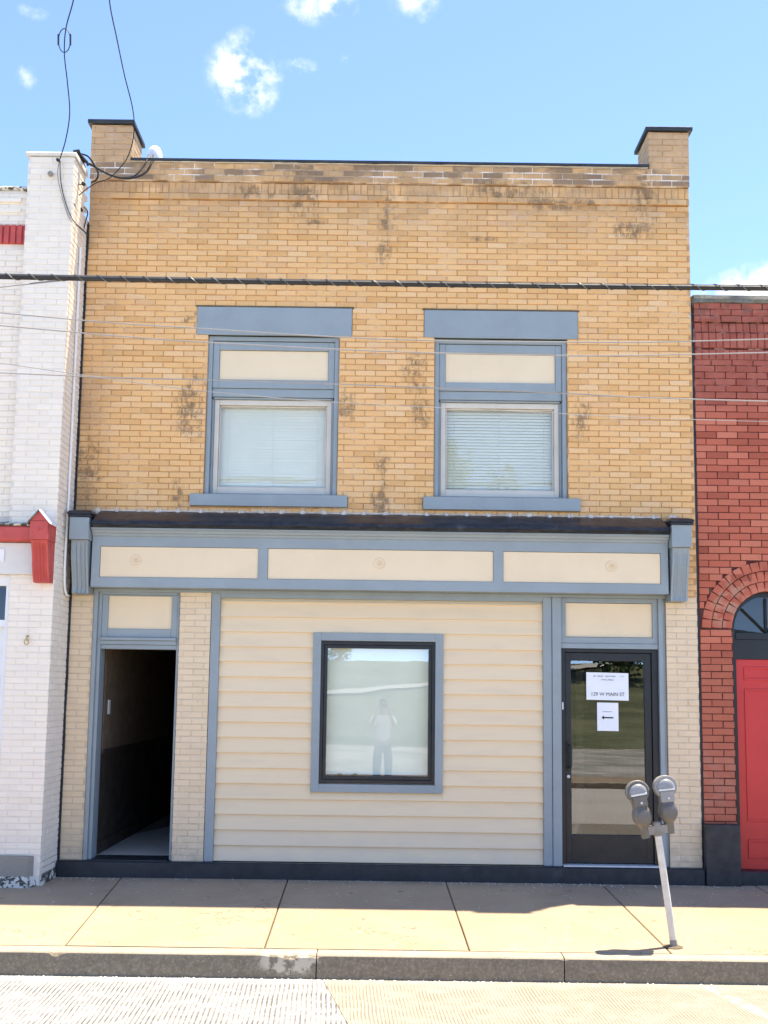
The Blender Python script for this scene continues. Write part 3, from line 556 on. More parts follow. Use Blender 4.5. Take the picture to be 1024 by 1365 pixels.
def upper_window(o, ln, sl, slats_tilt, seed, dy):
    x0, x1, z0, z1 = o; ztr = 4.745                   # underside of the transom panel
    w = MB(); w.box(x0 + .002, x0 + .045, .03, .16, z0, z1); w.box(x1 - .045, x1 - .002, .03, .16, z0, z1); w.box(x0 + .045, x1 - .045, .03, .16, z1 - .045, z1 - .002)
    fr = w.build('window', 'blue', upper, bevel=.004)
    MB().box(ln[0], ln[1], -.014, .10, ln[2], ln[3]).build('lintel', 'blue', fr, bevel=.004)
    MB().extrude_x([(-.006, ln[3] + .001), (-.012, ln[3] + .014), (.004, ln[3] + .02), (.03, ln[3] + .001)], ln[0] - .02, ln[1] + .02, 70, .007, seed).build('mortar_crust', 'dirt', fr)
    MB().add([(sl[0], -.05, sl[2]), (sl[1], -.05, sl[2]), (sl[1], .2, sl[2]), (sl[0], .2, sl[2]), (sl[0], -.05, sl[3] - .012), (sl[1], -.05, sl[3] - .012), (sl[1], .2, sl[3] + .002), (sl[0], .2, sl[3] + .002)],
             [(0, 3, 2, 1), (4, 5, 6, 7), (0, 1, 5, 4), (1, 2, 6, 5), (2, 3, 7, 6), (3, 0, 4, 7)]).build('sill', 'blue', fr, bevel=.004)
    t = MB().frame(x0 + .047, x1 - .047, ztr, z1 - .05, .062, .045, .11, .085, .085); t.box(x0 + .047, x1 - .047, .06, .15, ztr - .085, ztr - .002)
    t.box(x0 + .06, x1 - .06, .075, .15, ztr - .105, ztr - .088); t.build('transom_frame', 'blue', fr, bevel=.004)
    MB().box(x0 + .112, x1 - .112, .066, .10, ztr + .088, z1 - .138).build('transom_panel', 'cream', fr)
    j = MB().box(x0 + .047, x0 + .068, .085, .16, z0 + .02, ztr - .107); j.box(x1 - .068, x1 - .047, .085, .16, z0 + .02, ztr - .107); j.box(x0 + .047, x1 - .047, .06, .16, z0 + .003, z0 + .018)
    j.build('inner_stop', 'blue', fr, bevel=.003)
    a, b, c, d = x0 + .070, x1 - .070, z0 + .020, ztr - .107
    s = MB().frame(a, b, c, d, .046, .10, .16, .066, .052); s.frame(a + .048, b - .048, c + .068, d - .054, .012, .125, .15)
    sash = s.build('sash', 'vinyl', fr, bevel=.004)
    MB().add([(a + .05, .14, c + .07), (b - .05, .14, c + .07), (b - .05, .14, d - .056), (a + .05, .14, d - .056)], [(0, 1, 2, 3)]).build('pane', 'glass', fr, fix=False)
    bl = MB(); z = c + .055; k = 0
    while z < d - .05:
        dz = .0180 * slats_tilt; dz2 = .002 * mnoise.noise((z * 7, seed, 0)); ww = .0015 * math.sin(k * 2.3)
        bl.add([(a + .05, .19 - dy + ww, z - dz), (b - .05, .19 - dy - ww, z - dz + dz2), (b - .05, .19 + dy, z + dz), (a + .05, .19 + dy, z + dz)], [(0, 1, 2, 3)]); z += .031; k += 1
    bl.build('blind', 'blind', fr, fix=False)
    for q in (.12, .5, .88): MB().tube([(a + (b - a) * q, .174, c + .05), (a + (b - a) * q, .174, d - .05)], .0016, 4).build('blind_cord', 'white', fr)
    MB().box(x0 - .1, x1 + .1, .9, .93, 3.3, 5.4).build('room_back', 'blind', fr)
upper_window(W1, LN1, SL1, .95, 2, .006)
upper_window(W2, LN2, SL2, .92, 5, .009)

# projecting shop cornice and fascia
FX0, FX1, FY = -2.77, 2.69, -.20
cn = MB().extrude_x([(.008, 3.30), (.008, 3.488), (-.03, 3.482), (-.14, 3.435), (-.25, 3.378), (-.305, 3.350), (-.324, 3.332), (-.328, 3.312), (-.305, 3.300), (-.285, 3.288), (-.21, 3.287)], FX0 + .02, FX1 - .02, 220, .007, 3)
cornice = cn.build('cornice', 'tar', B, smooth=True)
rs = random.Random(5)
x = XL + .22
while x < 2.85:                                      # pale sealant pressed into the joints above the flashing
    cd_ = MB()
    for q in range(4):
        h = .078 - .012 * q; cx = x + rs.uniform(-.016, .016); cz = 3.462 + .010 * q + rs.uniform(-.008, .008); w = .017 + .015 * rs.random()
        cd_.lathe((cx, -.040 + .010 * q, cz), [(w * .5, -h * .5), (w, -h * .25), (w * .9, h * .1), (w * .4, h * .5)], 6, sy=.6)
    cd_.build('sealant_drip', 'caulk', cornice, smooth=True); x += .1995
MB().extrude_x([(-.004, 3.470), (-.016, 3.486), (-.006, 3.500), (.008, 3.505), (.008, 3.470)], FX0 + .02, FX1 - .02, 260, .006, 12).build('sealant_bead', 'caulk', cornice)
fb = MB().extrude_x([(.008, 2.727), (.008, 3.284), (-.262, 3.284), (-.262, 3.268), (-.245, 3.258), (-.236, 3.240), (-.218, 3.232), (-.214, 3.216), (FY, 3.206), (FY, 3.115), (FY + .022, 3.115), (FY + .022, 2.82), (FY, 2.82), (FY, 2.727)], FX0, FX1)
fascia = fb.build('fascia', 'blue', B)
for a, b in ((FX0, -2.693), (-1.193, -1.104), (1.036, 1.128), (2.621, FX1)): MB().box(a, b, FY, FY + .0215, 2.8203, 3.1147).build('fascia_stile', 'blue', fascia)
for (a, b), rx in zip(((-2.693, -1.193), (-1.104, 1.036), (1.128, 2.621)), (-2.355, -.045, 2.155)):
    pn = MB().box(a + .003, b - .003, FY + .012, FY + .0215, 2.824, 3.111).build('fascia_panel', 'cream', fascia)
    rg = MB(); rz = 2.985
    for R_, rt in ((.050, .006), (.026, .004)):
        pts = [(rx + R_ * math.cos(2 * math.pi * q / 28), FY + .011, rz + R_ * math.sin(2 * math.pi * q / 28)) for q in range(29)]; rg.tube(pts, rt, 6, False)
    for q in range(8):
        t = q * math.pi / 4; rg.tube([(rx + .006 * math.cos(t), FY + .009, rz + .006 * math.sin(t)), (rx + .024 * math.cos(t + .5), FY + .010, rz + .024 * math.sin(t + .5))], .0045, 5)
    rg.build('rosette', 'cream', pn, smooth=True)
def console(mb, x0, x1, z0, z1, yfun, yback, nfl=3, depth=.018, nz=18):      # fluted scroll bracket
    nx = 8 * nfl + 4; rows = []
    for j in range(nz + 1):
        t = j / nz; z = z0 + (z1 - z0) * t; row = []
        for i in range(nx + 1):
            u = i / nx; m_ = .12; g = 0
            if m_ < u < 1 - m_ and .04 < t < .94: g = depth * abs(math.sin(math.pi * nfl * (u - m_) / (1 - 2 * m_))) ** .6
            row.append((x0 + (x1 - x0) * u, yfun(t) + g, z))
        rows.append(row)
    vs = [p for r in rows for p in r]; w = nx + 1
    fs = [(j * w + i, j * w + i + 1, (j + 1) * w + i + 1, (j + 1) * w + i) for j in range(nz) for i in range(nx)]
    b = len(vs); vs += [(x, yback, r[0][2]) for r in rows for x in (x0, x1)]
    for j in range(nz): fs += [(j * w, (j + 1) * w, b + 2 * j + 2, b + 2 * j), (j * w + nx, b + 2 * j + 1, b + 2 * j + 3, (j + 1) * w + nx)]
    fs += [tuple(range(nx, -1, -1)) + (b, b + 1), tuple(nz * w + i for i in range(nx + 1)) + (b + 2 * nz + 1, b + 2 * nz)]
    return mb.add(vs, fs)
for x0, x1 in ((-2.965, -2.775), (2.695, 2.89)):
    c = (x0 + x1) / 2
    br = console(MB(), x0 + .018, x1 - .018, 2.665, 3.16, lambda t: -.19 - .085 * (.5 - .5 * math.cos(math.pi * min(1, t * 1.15))), .008, 3, .02).build('bracket', 'blue', B, smooth=True)
    MB().box(x0 + .004, x1 - .004, -.315, .008, 3.162, 3.372).build('bracket_block', 'blue', br, bevel=.004)
    k = MB(); k.box(x0 - .012, x1 + .012, -.335, .008, 3.374, 3.395)
    rings = []
    for w_, y_, z_ in ((.112, -.34, 3.396), (.115, -.345, 3.41), (.105, -.32, 3.43), (.085, -.25, 3.45), (.06, -.12, 3.462)):
        rings.append([(c - w_, y_, z_), (c + w_, y_, z_), (c + w_ * .9, .006, z_ + .008), (c - w_ * .9, .006, z_ + .008)])
    k.loft(rings); k.build('bracket_cap', 'tar', br, bevel=.006)

# ground floor: cream painted piers
PZ0, PZ1 = .178, 2.72
for x0, x1 in ((XL, -2.785), (-1.958, -1.655), (2.712, XR)):
    pr = MB().box(x0 + .004, x1 - .004, .0042, .30, .04, PZ1).build('shop_pier', 'cream_mortar', B)
    it = lay((x0, x1, PZ0, PZ1), 0, YCW, YCH, YX0 if x0 < 0 else 2.712, YZ0)
    if x0 == -1.958:
        for p, _, z, _, L, H in lay((.0, .20, PZ0, PZ1), 0, YCW, YCH, -.1, YZ0): it.append([x0, p, z, rad(-90), L, H])
    place_bricks(it, pr, 'cream_brick', .05, .0035, 300)
base = MB().box(XL, XR, -.062, .30, -.1, .168); base.box(XL + .003, XR - .003, -.05, .30, .168, .176)
base.build('base_board', 'navy', B, bevel=.006)
MB().box(XL + .3, XR - .3, .302, 8.69, -.1, .178).build('ground_floor_slab', 'roomfloor', B)

MB().box(-2.786, 2.712, -.0185, .0075, 2.700, 2.7268).build('soffit_board', 'blue', fascia, bevel=.003)
# left doorway, open to a dark corridor
dr = MB(); dr.box(-2.783, -2.745, -.012, .20, .178, 2.71); dr.box(-2.745, -2.712, .02, .20, .178, 2.71); dr.box(-1.985, -1.963, .03, .20, .178, 2.71)
dr.box(-2.712, -1.985, .02, .20, 2.675, 2.71)
doorway = dr.build('doorway', 'blue', B, bevel=.004)
t = MB(); t.box(-2.712, -1.985, -.004, .20, 2.235, 2.262); t.box(-2.712, -1.985, .016, .20, 2.195, 2.234); t.box(-2.712, -1.985, .034, .20, 2.152, 2.194); t.frame(-2.712, -1.985, 2.263, 2.674, .058, .03, .09, .082, .012)
t.build('transom_bar', 'blue', doorway, bevel=.004)
MB().box(-2.654, -2.043, .05, .09, 2.345, 2.662).build('transom_panel', 'cream', doorway)
MB().box(-2.71, -1.99, -.03, .26, .1765, .186).build('threshold', 'navy', doorway)
st = MB(); st.box(-2.76, -2.735, .302, 5.2, .178, 2.94); st.build('corridor_wall', 'dark', B); MB().box(-1.93, -1.90, .302, 5.2, .178, 2.94).build('corridor_wall', 'dark', B)
MB().box(-2.735, -1.93, 5.17, 5.2, .178, 2.94).build('corridor_end_wall', 'dark', B)
MB().add([(-2.73, .262, .186), (-1.94, .262, .186), (-1.94, 3.9, .186), (-2.73, 1.7, .186)], [(0, 1, 2, 3)]).build('corridor_floor', 'floor', B)
MB().add([(-2.73, 1.702, .186), (-1.94, 3.902, .186), (-1.94, 5.1, .186), (-2.73, 5.1, .186)], [(0, 1, 2, 3)]).build('corridor_carpet', 'carpet', B)
MB().box(-2.7345, -2.722, .302, 5.15, 1.18, 2.94).build('corridor_wallpaper', 'wallpaper', B); MB().box(-2.7345, -2.712, .302, 5.15, 1.14, 1.179).build('dado_rail', 'dark', B); MB().box(-2.7345, -2.715, .302, 5.15, .187, .30).build('skirting', 'dark', B)
edr = MB().box(-2.60, -2.05, 5.13, 5.165, .187, 2.2).build('inner_door', 'wallpaper', B); MB().frame(-2.66, -1.99, .187, 2.26, .058, 5.10, 5.168, .0).build('door_casing', 'tan', edr)
lf = MB().box(-1.998, -1.955, .225, .98, .195, 2.145).build('door_leaf', 'dark', doorway, bevel=.003)
for za, zb in ((.35, .95), (1.1, 2.0)): MB().box(-2.006, -1.999, .34, .86, za, zb).build('door_panel', 'dark', lf, bevel=.002)
MB().tube([(-2.0, .88, 1.12), (-2.04, .88, 1.12), (-2.045, .80, 1.12)], .010, 8).build('door_handle', 'silver', lf)
MB().box(-2.7218, -2.714, .42, .50, 1.52, 1.66).build('switch_plate', 'whiteplastic', B, bevel=.002)

# lap siding with the black-framed window
SX0, SX1, SZ0, SZ1 = -1.568, 1.532, .18, 2.655
WT = (-.669, .579, .828, 2.333); WK = (-.594, .502, .915, 2.250); WG = (-.530, .437, .985, 2.192)
shop = holed_wall(-1.655, 1.706, .17, 2.72, .06, .30, [WK]).build('shop_wall', 'cream_mortar', B)
EXPO = .1435; k = 0; z = SZ0
while z < SZ1 - .01:
    zt = min(z + EXPO + .018, SZ1 + .01); zf = min(z + EXPO, SZ1)
    spans = [(SX0, SX1)]
    if zf > WT[2] + .02 and z < WT[3] - .02: spans = [(SX0, WT[0] - .001), (WT[1] + .001, SX1)]
    pieces = [(a, b, zt) for a, b in spans]
    if len(spans) == 2 and z < WT[2] - .02: pieces.append((WT[0] - .0008, WT[1] + .0008, WT[2] - .001))
    for a, b, zt in pieces:
        n = max(6, int((b - a) / .25)); vs = []; ph = random.uniform(0, 9)
        for i in range(n + 1):
            x = a + (b - a) * i / n; d = .0016 * mnoise.noise((x * 2.1, z * 9, ph))
            vs += [(x, .058, z + .001), (x, .021 + d, z + .001 + d), (x, .0195 + d, z + .005), (x, .047 + d, zt), (x, .058, zt)]
        fs = [(i * 5 + q, i * 5 + (q + 1) % 5, i * 5 + 5 + (q + 1) % 5, i * 5 + 5 + q) for i in range(n) for q in range(5)] + [tuple(range(5)), tuple(n * 5 + q for q in range(5))]
        MB().add(vs, fs).build('siding_board', 'siding', shop)
    z += EXPO; k += 1
tr = MB(); tr.box(-1.653, SX0 - .001, -.004, .059, .177, 2.70); tr.box(SX1 + .001, 1.616, -.004, .059, .177, 2.70); tr.box(1.619, 1.704, -.016, .12, .177, 2.70); tr.box(SX0, SX1, -.004, .059, 2.657, 2.71)
tr.build('corner_trim', 'blue', shop, bevel=.004)
wn_ = MB().frame(*WT, .076, .004, .059).build('shop_window', 'blue', shop, bevel=.003)
MB().frame(WK[0], WK[1], WK[2], WK[3], .030, .016, .12).build('window_frame', 'black', wn_, bevel=.003)
MB().frame(WK[0] + .031, WK[1] - .031, WK[2] + .031, WK[3] - .031, .032, .032, .10).build('window_sash', 'black', wn_, bevel=.003)
MB().add([(WG[0] - .004, .062, WG[2] - .004), (WG[1] + .004, .062, WG[2] - .004), (WG[1] + .004, .062, WG[3] + .004), (WG[0] - .004, .062, WG[3] + .004)], [(0, 1, 2, 3)]).build('pane', 'pane', wn_, fix=False)
MB().box(WG[0] - .03, WG[1] + .03, .125, .13, WG[2] + .012, WG[3] + .03).build('roller_shade', 'shade', wn_)
MB().box(WG[0] - .03, WG[1] + .03, .118, .134, WG[2] + .002, WG[2] + .012).build('shade_bar', 'white', wn_)
for q in (-.40, -.25): MB().box(q - .02, q + .02, .075, .10, WG[2] - .002, WG[2] + .012).build('sash_latch', 'black', wn_, bevel=.003)

# right doorway: black aluminium glass door
DX0, DX1, DZ0, DZ1 = 1.712, 2.640, .170, 2.212
fr = MB(); fr.box(2.641, 2.682, -.006, .20, .178, 2.70); fr.box(2.682, 2.711, .02, .20, .178, 2.70); fr.box(1.708, 2.640, .012, .20, 2.214, 2.262); fr.frame(1.708, 2.640, 2.264, 2.70, .048, .022, .09, .058, .045)
fr.box(1.708, 1.7105, .06, .25, .178, 2.212)
entry = fr.build('entrance', 'blue', B, bevel=.004)
MB().box(1.758, 2.590, .045, .09, 2.326, 2.651).build('transom_panel', 'cream', entry)
f = MB(); f.box(DX0, DX0 + .036, .035, .16, DZ0 + .012, DZ1); f.box(DX1 - .060, DX1, .035, .16, DZ0 + .012, DZ1); f.box(DX0 + .036, DX1 - .060, .035, .16, DZ1 - .034, DZ1)
dframe = f.build('door_frame', 'black', entry, bevel=.003)
lx0, lx1, lz0, lz1 = DX0 + .040, DX1 - .064, DZ0 + .03, DZ1 - .038
gx0, gx1, gz0, gz1 = 1.806, 2.512, .460, 2.098
l = MB(); l.box(lx0, gx0, .055, .10, lz0, lz1); l.box(gx1, lx1, .055, .10, lz0, lz1); l.box(gx0, gx1, .055, .10, lz0, gz0); l.box(gx0, gx1, .055, .10, gz1, lz1)
leaf = l.build('door_leaf', 'black', entry, bevel=.003)
MB().add([(gx0 - .004, .077, gz0 - .004), (gx1 + .004, .077, gz0 - .004), (gx1 + .004, .077, gz1 + .004), (gx0 - .004, .077, gz1 + .004)], [(0, 1, 2, 3)]).build('pane', 'doorglass', entry, fix=False)
h = MB(); h.tube([(1.782, .052, 1.295), (1.782, -.005, 1.295), (1.792, -.015, 1.28), (1.792, -.015, 1.10), (1.782, -.005, 1.085), (1.782, .052, 1.085)], .011, 8); h.box(1.768, 1.80, .045, .056, 1.05, 1.34)
h.build('door_handle', 'black', entry, bevel=.003)
MB().lathe((1.776, .055, 1.0), [(.016, 0), (.016, .008), (.012, .012)], 16, 'y').build('lock', 'silver', entry)
MB().box(1.716, 1.730, .030, .0352, 1.63, 1.70).build('door_contact', 'whiteplastic', entry, bevel=.002)
MB().box(DX0, DX1 - .02, -.04, .16, .1765, .190).build('threshold', 'silver', entry, bevel=.003)
# shop room behind the door and window
MB().box(-1.89, XR - .26, 4.6, 4.65, .178, 2.94).build('room_wall', 'roomwall', B); MB().box(2.12, 2.20, 1.5, 4.55, .178, 2.94).build('room_partition', 'roomwall', B)
MB().box(XR - .27, XR - .255, .31, 4.6, .178, 2.94).build('room_wall', 'roomwall', B)
MB().box(1.2, 2.05, 3.3, 3.9, .178, 1.05).build('room_counter', 'dark', B)

def text_mesh(s, size, name, mat, parent, loc, ext=.0004):
    c = bpy.data.curves.new(name, 'FONT'); c.body = s; c.size = size; c.align_x = 'CENTER'; c.extrude = ext
    tmp = bpy.data.objects.new('tmp_text', c); COL.objects.link(tmp); dg = bpy.context.evaluated_depsgraph_get()
    me = bpy.data.meshes.new_from_object(tmp.evaluated_get(dg)); bpy.data.objects.remove(tmp); me.materials.clear(); me.materials.append(M[mat])
    me.transform(Matrix.Translation(loc) @ Matrix.Rotation(rad(90), 4, 'X')); return link(name, me, parent)
def sheet(name, label, x0, x1, z0, z1, y, tilt):
    n = 8; vs = []
    for j in range(n + 1):
        for i in range(n + 1):
            u, v = i / n, j / n; vs.append((x0 + (x1 - x0) * u, y - .003 * math.sin(math.pi * u) * math.sin(2.2 * v) - .002 * (1 - v) ** 3, z0 + (z1 - z0) * v - tilt * (u - .5) * (x1 - x0)))
    mb = MB(); w = n + 1; fs = [(j * w + i, j * w + i + 1, (j + 1) * w + i + 1, (j + 1) * w + i) for j in range(n) for i in range(n)]
    b = len(vs); vs2 = vs + [(x, yy + .0008, z) for x, yy, z in vs]; fs += [tuple(b + q for q in reversed(f_)) for f_ in fs]
    root = thing(name, label, 'notice', ((x0 + x1) / 2, y, z0)); mb.add(vs2, fs).build('sheet', 'paper', root, smooth=False, fix=False); return root
n1 = sheet('paper_notice', 'wide white paper with a street address taped to the glass door', 1.957, 2.362, 1.724, 1.986, .068, .012)
text_mesh('129 W MAIN ST', .047, 'lettering', 'ink', n1, (2.16, .0622, 1.765))
sc_ = MB(); rs = random.Random(11)                  # two faint lines of small print, not legible in the photograph
for xa, xb, zc in ((2.015, 2.315, 1.952), (2.10, 2.225, 1.918)):
    x = xa
    while x < xb:
        w = rs.uniform(.006, .012); hh = rs.uniform(.010, .017)
        if rs.random() < .86:
            sc_.box(x, x + .0022, .0622, .0630, zc - hh / 2, zc + hh / 2); sc_.box(x + .0022, x + w * .75, .0622, .0630, zc - hh / 2 + rs.choice((0, .5, .85)) * hh, zc - hh / 2 + rs.choice((0, .5, .85)) * hh + .0018)
        x += w + .004
sc_.build('small_print', 'ink', n1)
n2 = sheet('paper_notice', 'upright white paper with a black arrow pointing left on the glass door', 2.058, 2.262, 1.432, 1.700, .069, .008)
MB().add([(2.100, .0635, 1.558), (2.122, .0635, 1.578), (2.122, .0635, 1.564), (2.212, .0635, 1.563), (2.212, .0635, 1.551), (2.122, .0635, 1.552), (2.122, .0635, 1.538)], [(0, 6, 5, 4, 3, 2, 1)]).build('arrow', 'blackink', n2, fix=False)
MB().box(2.11, 2.20, .0634, .0640, 1.612, 1.616).build('small_print', 'ink', n2)

v = thing('roof_vent', 'small white domed vent on the roof beside the corner pier', 'vent', (-2.52, .62, 6.6))
MB().lathe((-2.52, .62, 6.6), [(.05, 0), (.05, .88)], 16).build('vent_pipe', 'whiteplastic', v, smooth=True)
MB().lathe((-2.52, .62, 7.37), [(.08, 0), (.083, .05), (.078, .12), (.06, .17), (.03, .195), (.004, .20)], 20).build('vent_cap', 'whiteplastic', v, smooth=True)

# ------------------------------------------------------------------ the white painted building on the left
WB = thing('white_brick_building', 'white painted brick building with red bracket left of the yellow shop', 'building', (-4.8, 0, SW_A))
WX = -3.022; WY = -.50; WH = .0565; WW = .21
pier = MB().box(-3.462, WX - .006, WY + .0035, -.12, 3.0, 6.84); pier.box(-3.462, WX - .006, -.119, .6, 2.0, 6.42)
pier = pier.build('front_pier', 'white_mortar', WB)
MB().box(-7.4, -3.464, WY + .066, .6, 3.0, 6.52).build('upper_wall', 'white_mortar', WB)
it = lay((-3.468, WX, 3.20, 6.842), WY, WW, WH, WX, 0.0)
for p, _, z, _, L, H in lay((WY, .02, .10, 6.842), 0, WW, WH, WY - .05, 0.0):
    if p > -.12 and z > 6.42: continue
    it.append([WX, p, z, rad(90), L, H])
low = lay((-3.425, WX, .29, 2.80), WY, WW, WH, WX, 0.0)
place_bricks(it + low, pier, 'white_brick', .03, .0035, 300, .001)
rec = lay((-7.3, -3.47, 3.34, 5.95), WY + .06, WW, WH, WX, 0.0) + lay((-7.3, -3.47, 6.18, 6.50), WY + .06, WW, WH, WX, 0.0)
place_bricks(rec, pier, 'white_brick', .03, .0035, 0, .001)
for za, zb, py in ((6.30, 6.345, .012), (6.40, 6.44, .022)): MB().box(-7.3, -3.53, WY + .06 - py, WY + .07, za, zb).build('corbel_course', 'white_brick', WB, bevel=.004)
MB().extrude_x([(WY - .012, 6.845), (WY - .02, 6.872), (WY + .0, 6.888), (-.10, 6.895), (-.08, 6.845)], -3.485, -3.008, 40, .006, 4).build('pier_cap', 'mortar_cap', WB)
MB().extrude_x([(WY + .05, 6.52), (WY + .035, 6.545), (WY + .08, 6.575), (.2, 6.575), (.2, 6.52)], -7.3, -3.464, 160, .016, 8).build('mortar_capping', 'rubble', WB)
MB().extrude_x([(WY + .1, 6.42), (WY + .4, 6.45), (.3, 6.45), (.3, 6.42)], -3.462, -3.03, 10, .008, 8).build('mortar_capping', 'mortar_cap', WB)
rp = MB(); x = -4.6
while x < -3.48:                                     # ribbed red panel
    rp.box(x, x + .044, WY + .030, WY + .075, 5.985, 6.165); rp.box(x + .044, x + .062, WY + .046, WY + .075, 5.985, 6.165); x += .062
rp.build('ribbed_panel', 'redpaint', WB, bevel=.003)
# lower storey
lw = MB().box(-3.425, WX - .0045, WY + .0035, -.02, .03, 3.0).build('lower_pier', 'white_mortar', WB)
MB().box(-7.4, -3.19, WY - .028, -.2, 2.80, 3.09).build('sign_band', 'band', WB, bevel=.005)
MB().box(-3.95, -3.475, WY - .038, WY - .029, 2.91, 3.03).build('sign_plate', 'white', WB, bevel=.003)
bm_ = MB().extrude_x([(WY + .05, 3.095), (WY + .05, 3.235), (WY - .10, 3.235), (WY - .115, 3.22), (WY - .115, 3.11), (WY - .09, 3.095)], -7.4, -3.19)
bm_.build('cornice_beam', 'redpaint', WB, bevel=.004)
MB().extrude_x([(WY + .06, 3.237), (WY - .11, 3.237), (WY - .12, 3.25), (WY - .06, 3.275), (WY + .06, 3.30)], -7.4, -3.18, 150, .010, 14).build('cornice_flashing', 'rubble', WB)
RB0, RB1 = -3.185, -3.024                            # red gabled bracket
br = console(MB(), RB0 + .006, RB1 - .006, 2.72, 3.09, lambda t: WY - .10 - .12 * (.5 - .5 * math.cos(math.pi * t)) - .02 * math.sin(math.pi * 2 * t), WY, 4, .014).build('bracket', 'redpaint', WB, smooth=True)
MB().box(RB0, RB1, WY - .245, WY + .0, 3.092, 3.262).build('bracket_block', 'redpaint', br, bevel=.004)
c = (RB0 + RB1) / 2
MB().add([(RB0, WY - .245, 3.264), (RB1, WY - .245, 3.264), (c, WY - .245, 3.350), (RB0, WY, 3.264), (RB1, WY, 3.264), (c, WY, 3.350)], [(0, 1, 2), (5, 4, 3), (0, 2, 5, 3), (1, 4, 5, 2), (0, 3, 4, 1)]).build('bracket_gable', 'redpaint', br)
for sgn, mt in ((1, 'white'), (-1, 'tarcope')):
    e = RB1 + .02 if sgn > 0 else RB0 - .02; ez = 3.248
    MB().add([(c, WY - .265, 3.366), (e, WY - .265, ez), (e, WY + .0, ez), (c, WY + .0, 3.366), (c, WY - .265, 3.352), (e, WY - .265, ez - .014), (e, WY + .0, ez - .014), (c, WY + .0, 3.352)],
             [(0, 1, 2, 3), (7, 6, 5, 4), (0, 4, 5, 1), (1, 5, 6, 2), (2, 6, 7, 3), (3, 7, 4, 0)]).build('gable_roof', mt, br)
MB().lathe((c, WY - .246, 3.185), [(.014, 0), (.012, .01), (.004, .014)], 12, 'y').build('bracket_boss', 'redpaint', br, smooth=True)
# recessed doorway at the left edge of the view
wd = MB(); wd.box(-3.470, -3.426, WY + .04, WY + .2, .05, 2.80); wd.box(-4.50, -3.470, WY + .05, WY + .2, 2.70, 2.80); wd.box(-4.50, -3.470, WY + .05, WY + .2, 2.32, 2.385); wd.box(-4.54, -4.50, WY + .04, WY + .2, .05, 2.80)
dw = wd.build('side_doorway', 'white', WB, bevel=.004)
MB().add([(-4.50, WY + .12, 2.385), (-3.47, WY + .12, 2.385), (-3.47, WY + .12, 2.70), (-4.50, WY + .12, 2.70)], [(0, 1, 2, 3)]).build('pane', 'darkglass', dw, fix=False); MB().box(-4.50, -3.470, WY + .10, WY + .15, .05, 2.32).build('door_leaf', 'white', dw)
MB().box(-4.50, -3.470, WY + .3, WY + .32, .05, 2.80).build('doorway_back', 'dark', dw); MB().box(-7.4, -4.55, WY + .01, 0, .05, 2.80).build('lower_wall', 'white_brick', WB)
MB().box(-7.4, -3.43, .1, 9, .0, 6.3).build('body', 'tan', WB)
hk = MB(); hk.lathe((-3.235, WY - .002, 2.235), [(.012, 0), (.012, .010), (.006, .016)], 10, 'y'); hk.tube([(-3.235, WY, 2.235), (-3.235, WY - .03, 2.23), (-3.233, WY - .035, 2.205)], .005, 6)
hk.tube([(-3.232 + .020 * math.cos(q * math.pi / 8), WY - .036, 2.182 + .026 * math.sin(q * math.pi / 8)) for q in range(17)], .0045, 6, False); hk.lathe((-3.235, WY - .002, 2.20), [(.009, 0), (.009, .012), (.004, .018)], 10, 'y')
hk.build('ring_hook', 'brass', WB, smooth=True)
pl = MB(); P0 = [(-7.4, WY - .05), (-3.115, WY - .05), (WX - .004, WY + .085), (WX - .004, -.05), (-7.4, -.05)]
pl.loft([[(a, b, z) for a, b in P0] for z in (.105, .285)]); pl.build('plinth', 'plinth', WB, bevel=.006)
rb = MB(); rs = random.Random(8)
for ring in range(1):
    path = [(-4.6 + k * .045, WY - .052) for k in range(34)] + [(-3.10 + k * .02, WY - .04 + k * .027) for k in range(5)] + [(-3.018, WY + .08 + k * .045) for k in range(9)]
    rings = []
    for k, (a, b) in enumerate(path):
        o_ = .022 * mnoise.noise((k * .7, 2, 0)); h_ = .020 * mnoise.noise((k * .9, 6, 1)); nx_, ny_ = (0, -1) if k < 34 else ((.6, -.6) if k < 39 else (.6, -.2))
        rings.append([(a + nx_ * (.014 + o_), b + ny_ * (.014 + o_), .0), (a + nx_ * (.012 + o_), b + ny_ * (.012 + o_), .055 + h_), (a, b, .112 + h_ * .4), (a - nx_ * .05, b - ny_ * .05, .10), (a - nx_ * .05, b - ny_ * .05, .0)])
    rb.loft(rings)
rb.build('crumbled_footing', 'rubble', WB, smooth=False)
cp = MB(); cy = -.235
cp.tube(smooth_path([(WX + .016, cy, 6.05), (WX + .016, cy, 5.0), (WX + .016, cy, 4.0), (WX + .016, cy, 3.5), (WX + .016, cy - .02, 3.0), (WX + .016, cy - .0, 2.75), (WX + .018, cy + .06, 2.655), (WX + .022, cy + .12, 2.645)], 5), .012, 8)
cp.build('conduit', 'white', WB, smooth=True)
MB().tube([(WX + .022, cy + .12, 2.645), (WX + .022, cy + .16, 2.650), (WX + .022, cy + .19, 2.69)], .016, 8).build('conduit_elbow', 'cable', WB, smooth=True)
# dark seam between the two buildings
sm_ = MB(); zz = .18
while zz < 6.35:
    w_ = .006 * mnoise.noise((zz * 3, 0, 3)); sm_.box(WX - .004, -3.001 + w_, -.013 + w_ * .3, .03, zz, zz + .0905); zz += .09
sm_.build('seam_sealant', 'tar', WB)

# ------------------------------------------------------------------ the red brick building on the right
RBD = thing('red_brick_building', 'red brick building with arched red door right of the yellow shop', 'building', (5.0, 0, SW_A))
RX0 = 3.040; RCW, RCH = .207, .067; AC = (3.712, 2.425); RI, RO = .358, .655
OP = (AC[0] - RI, AC[0] + RI, .02, AC[1]); RXE = 6.4
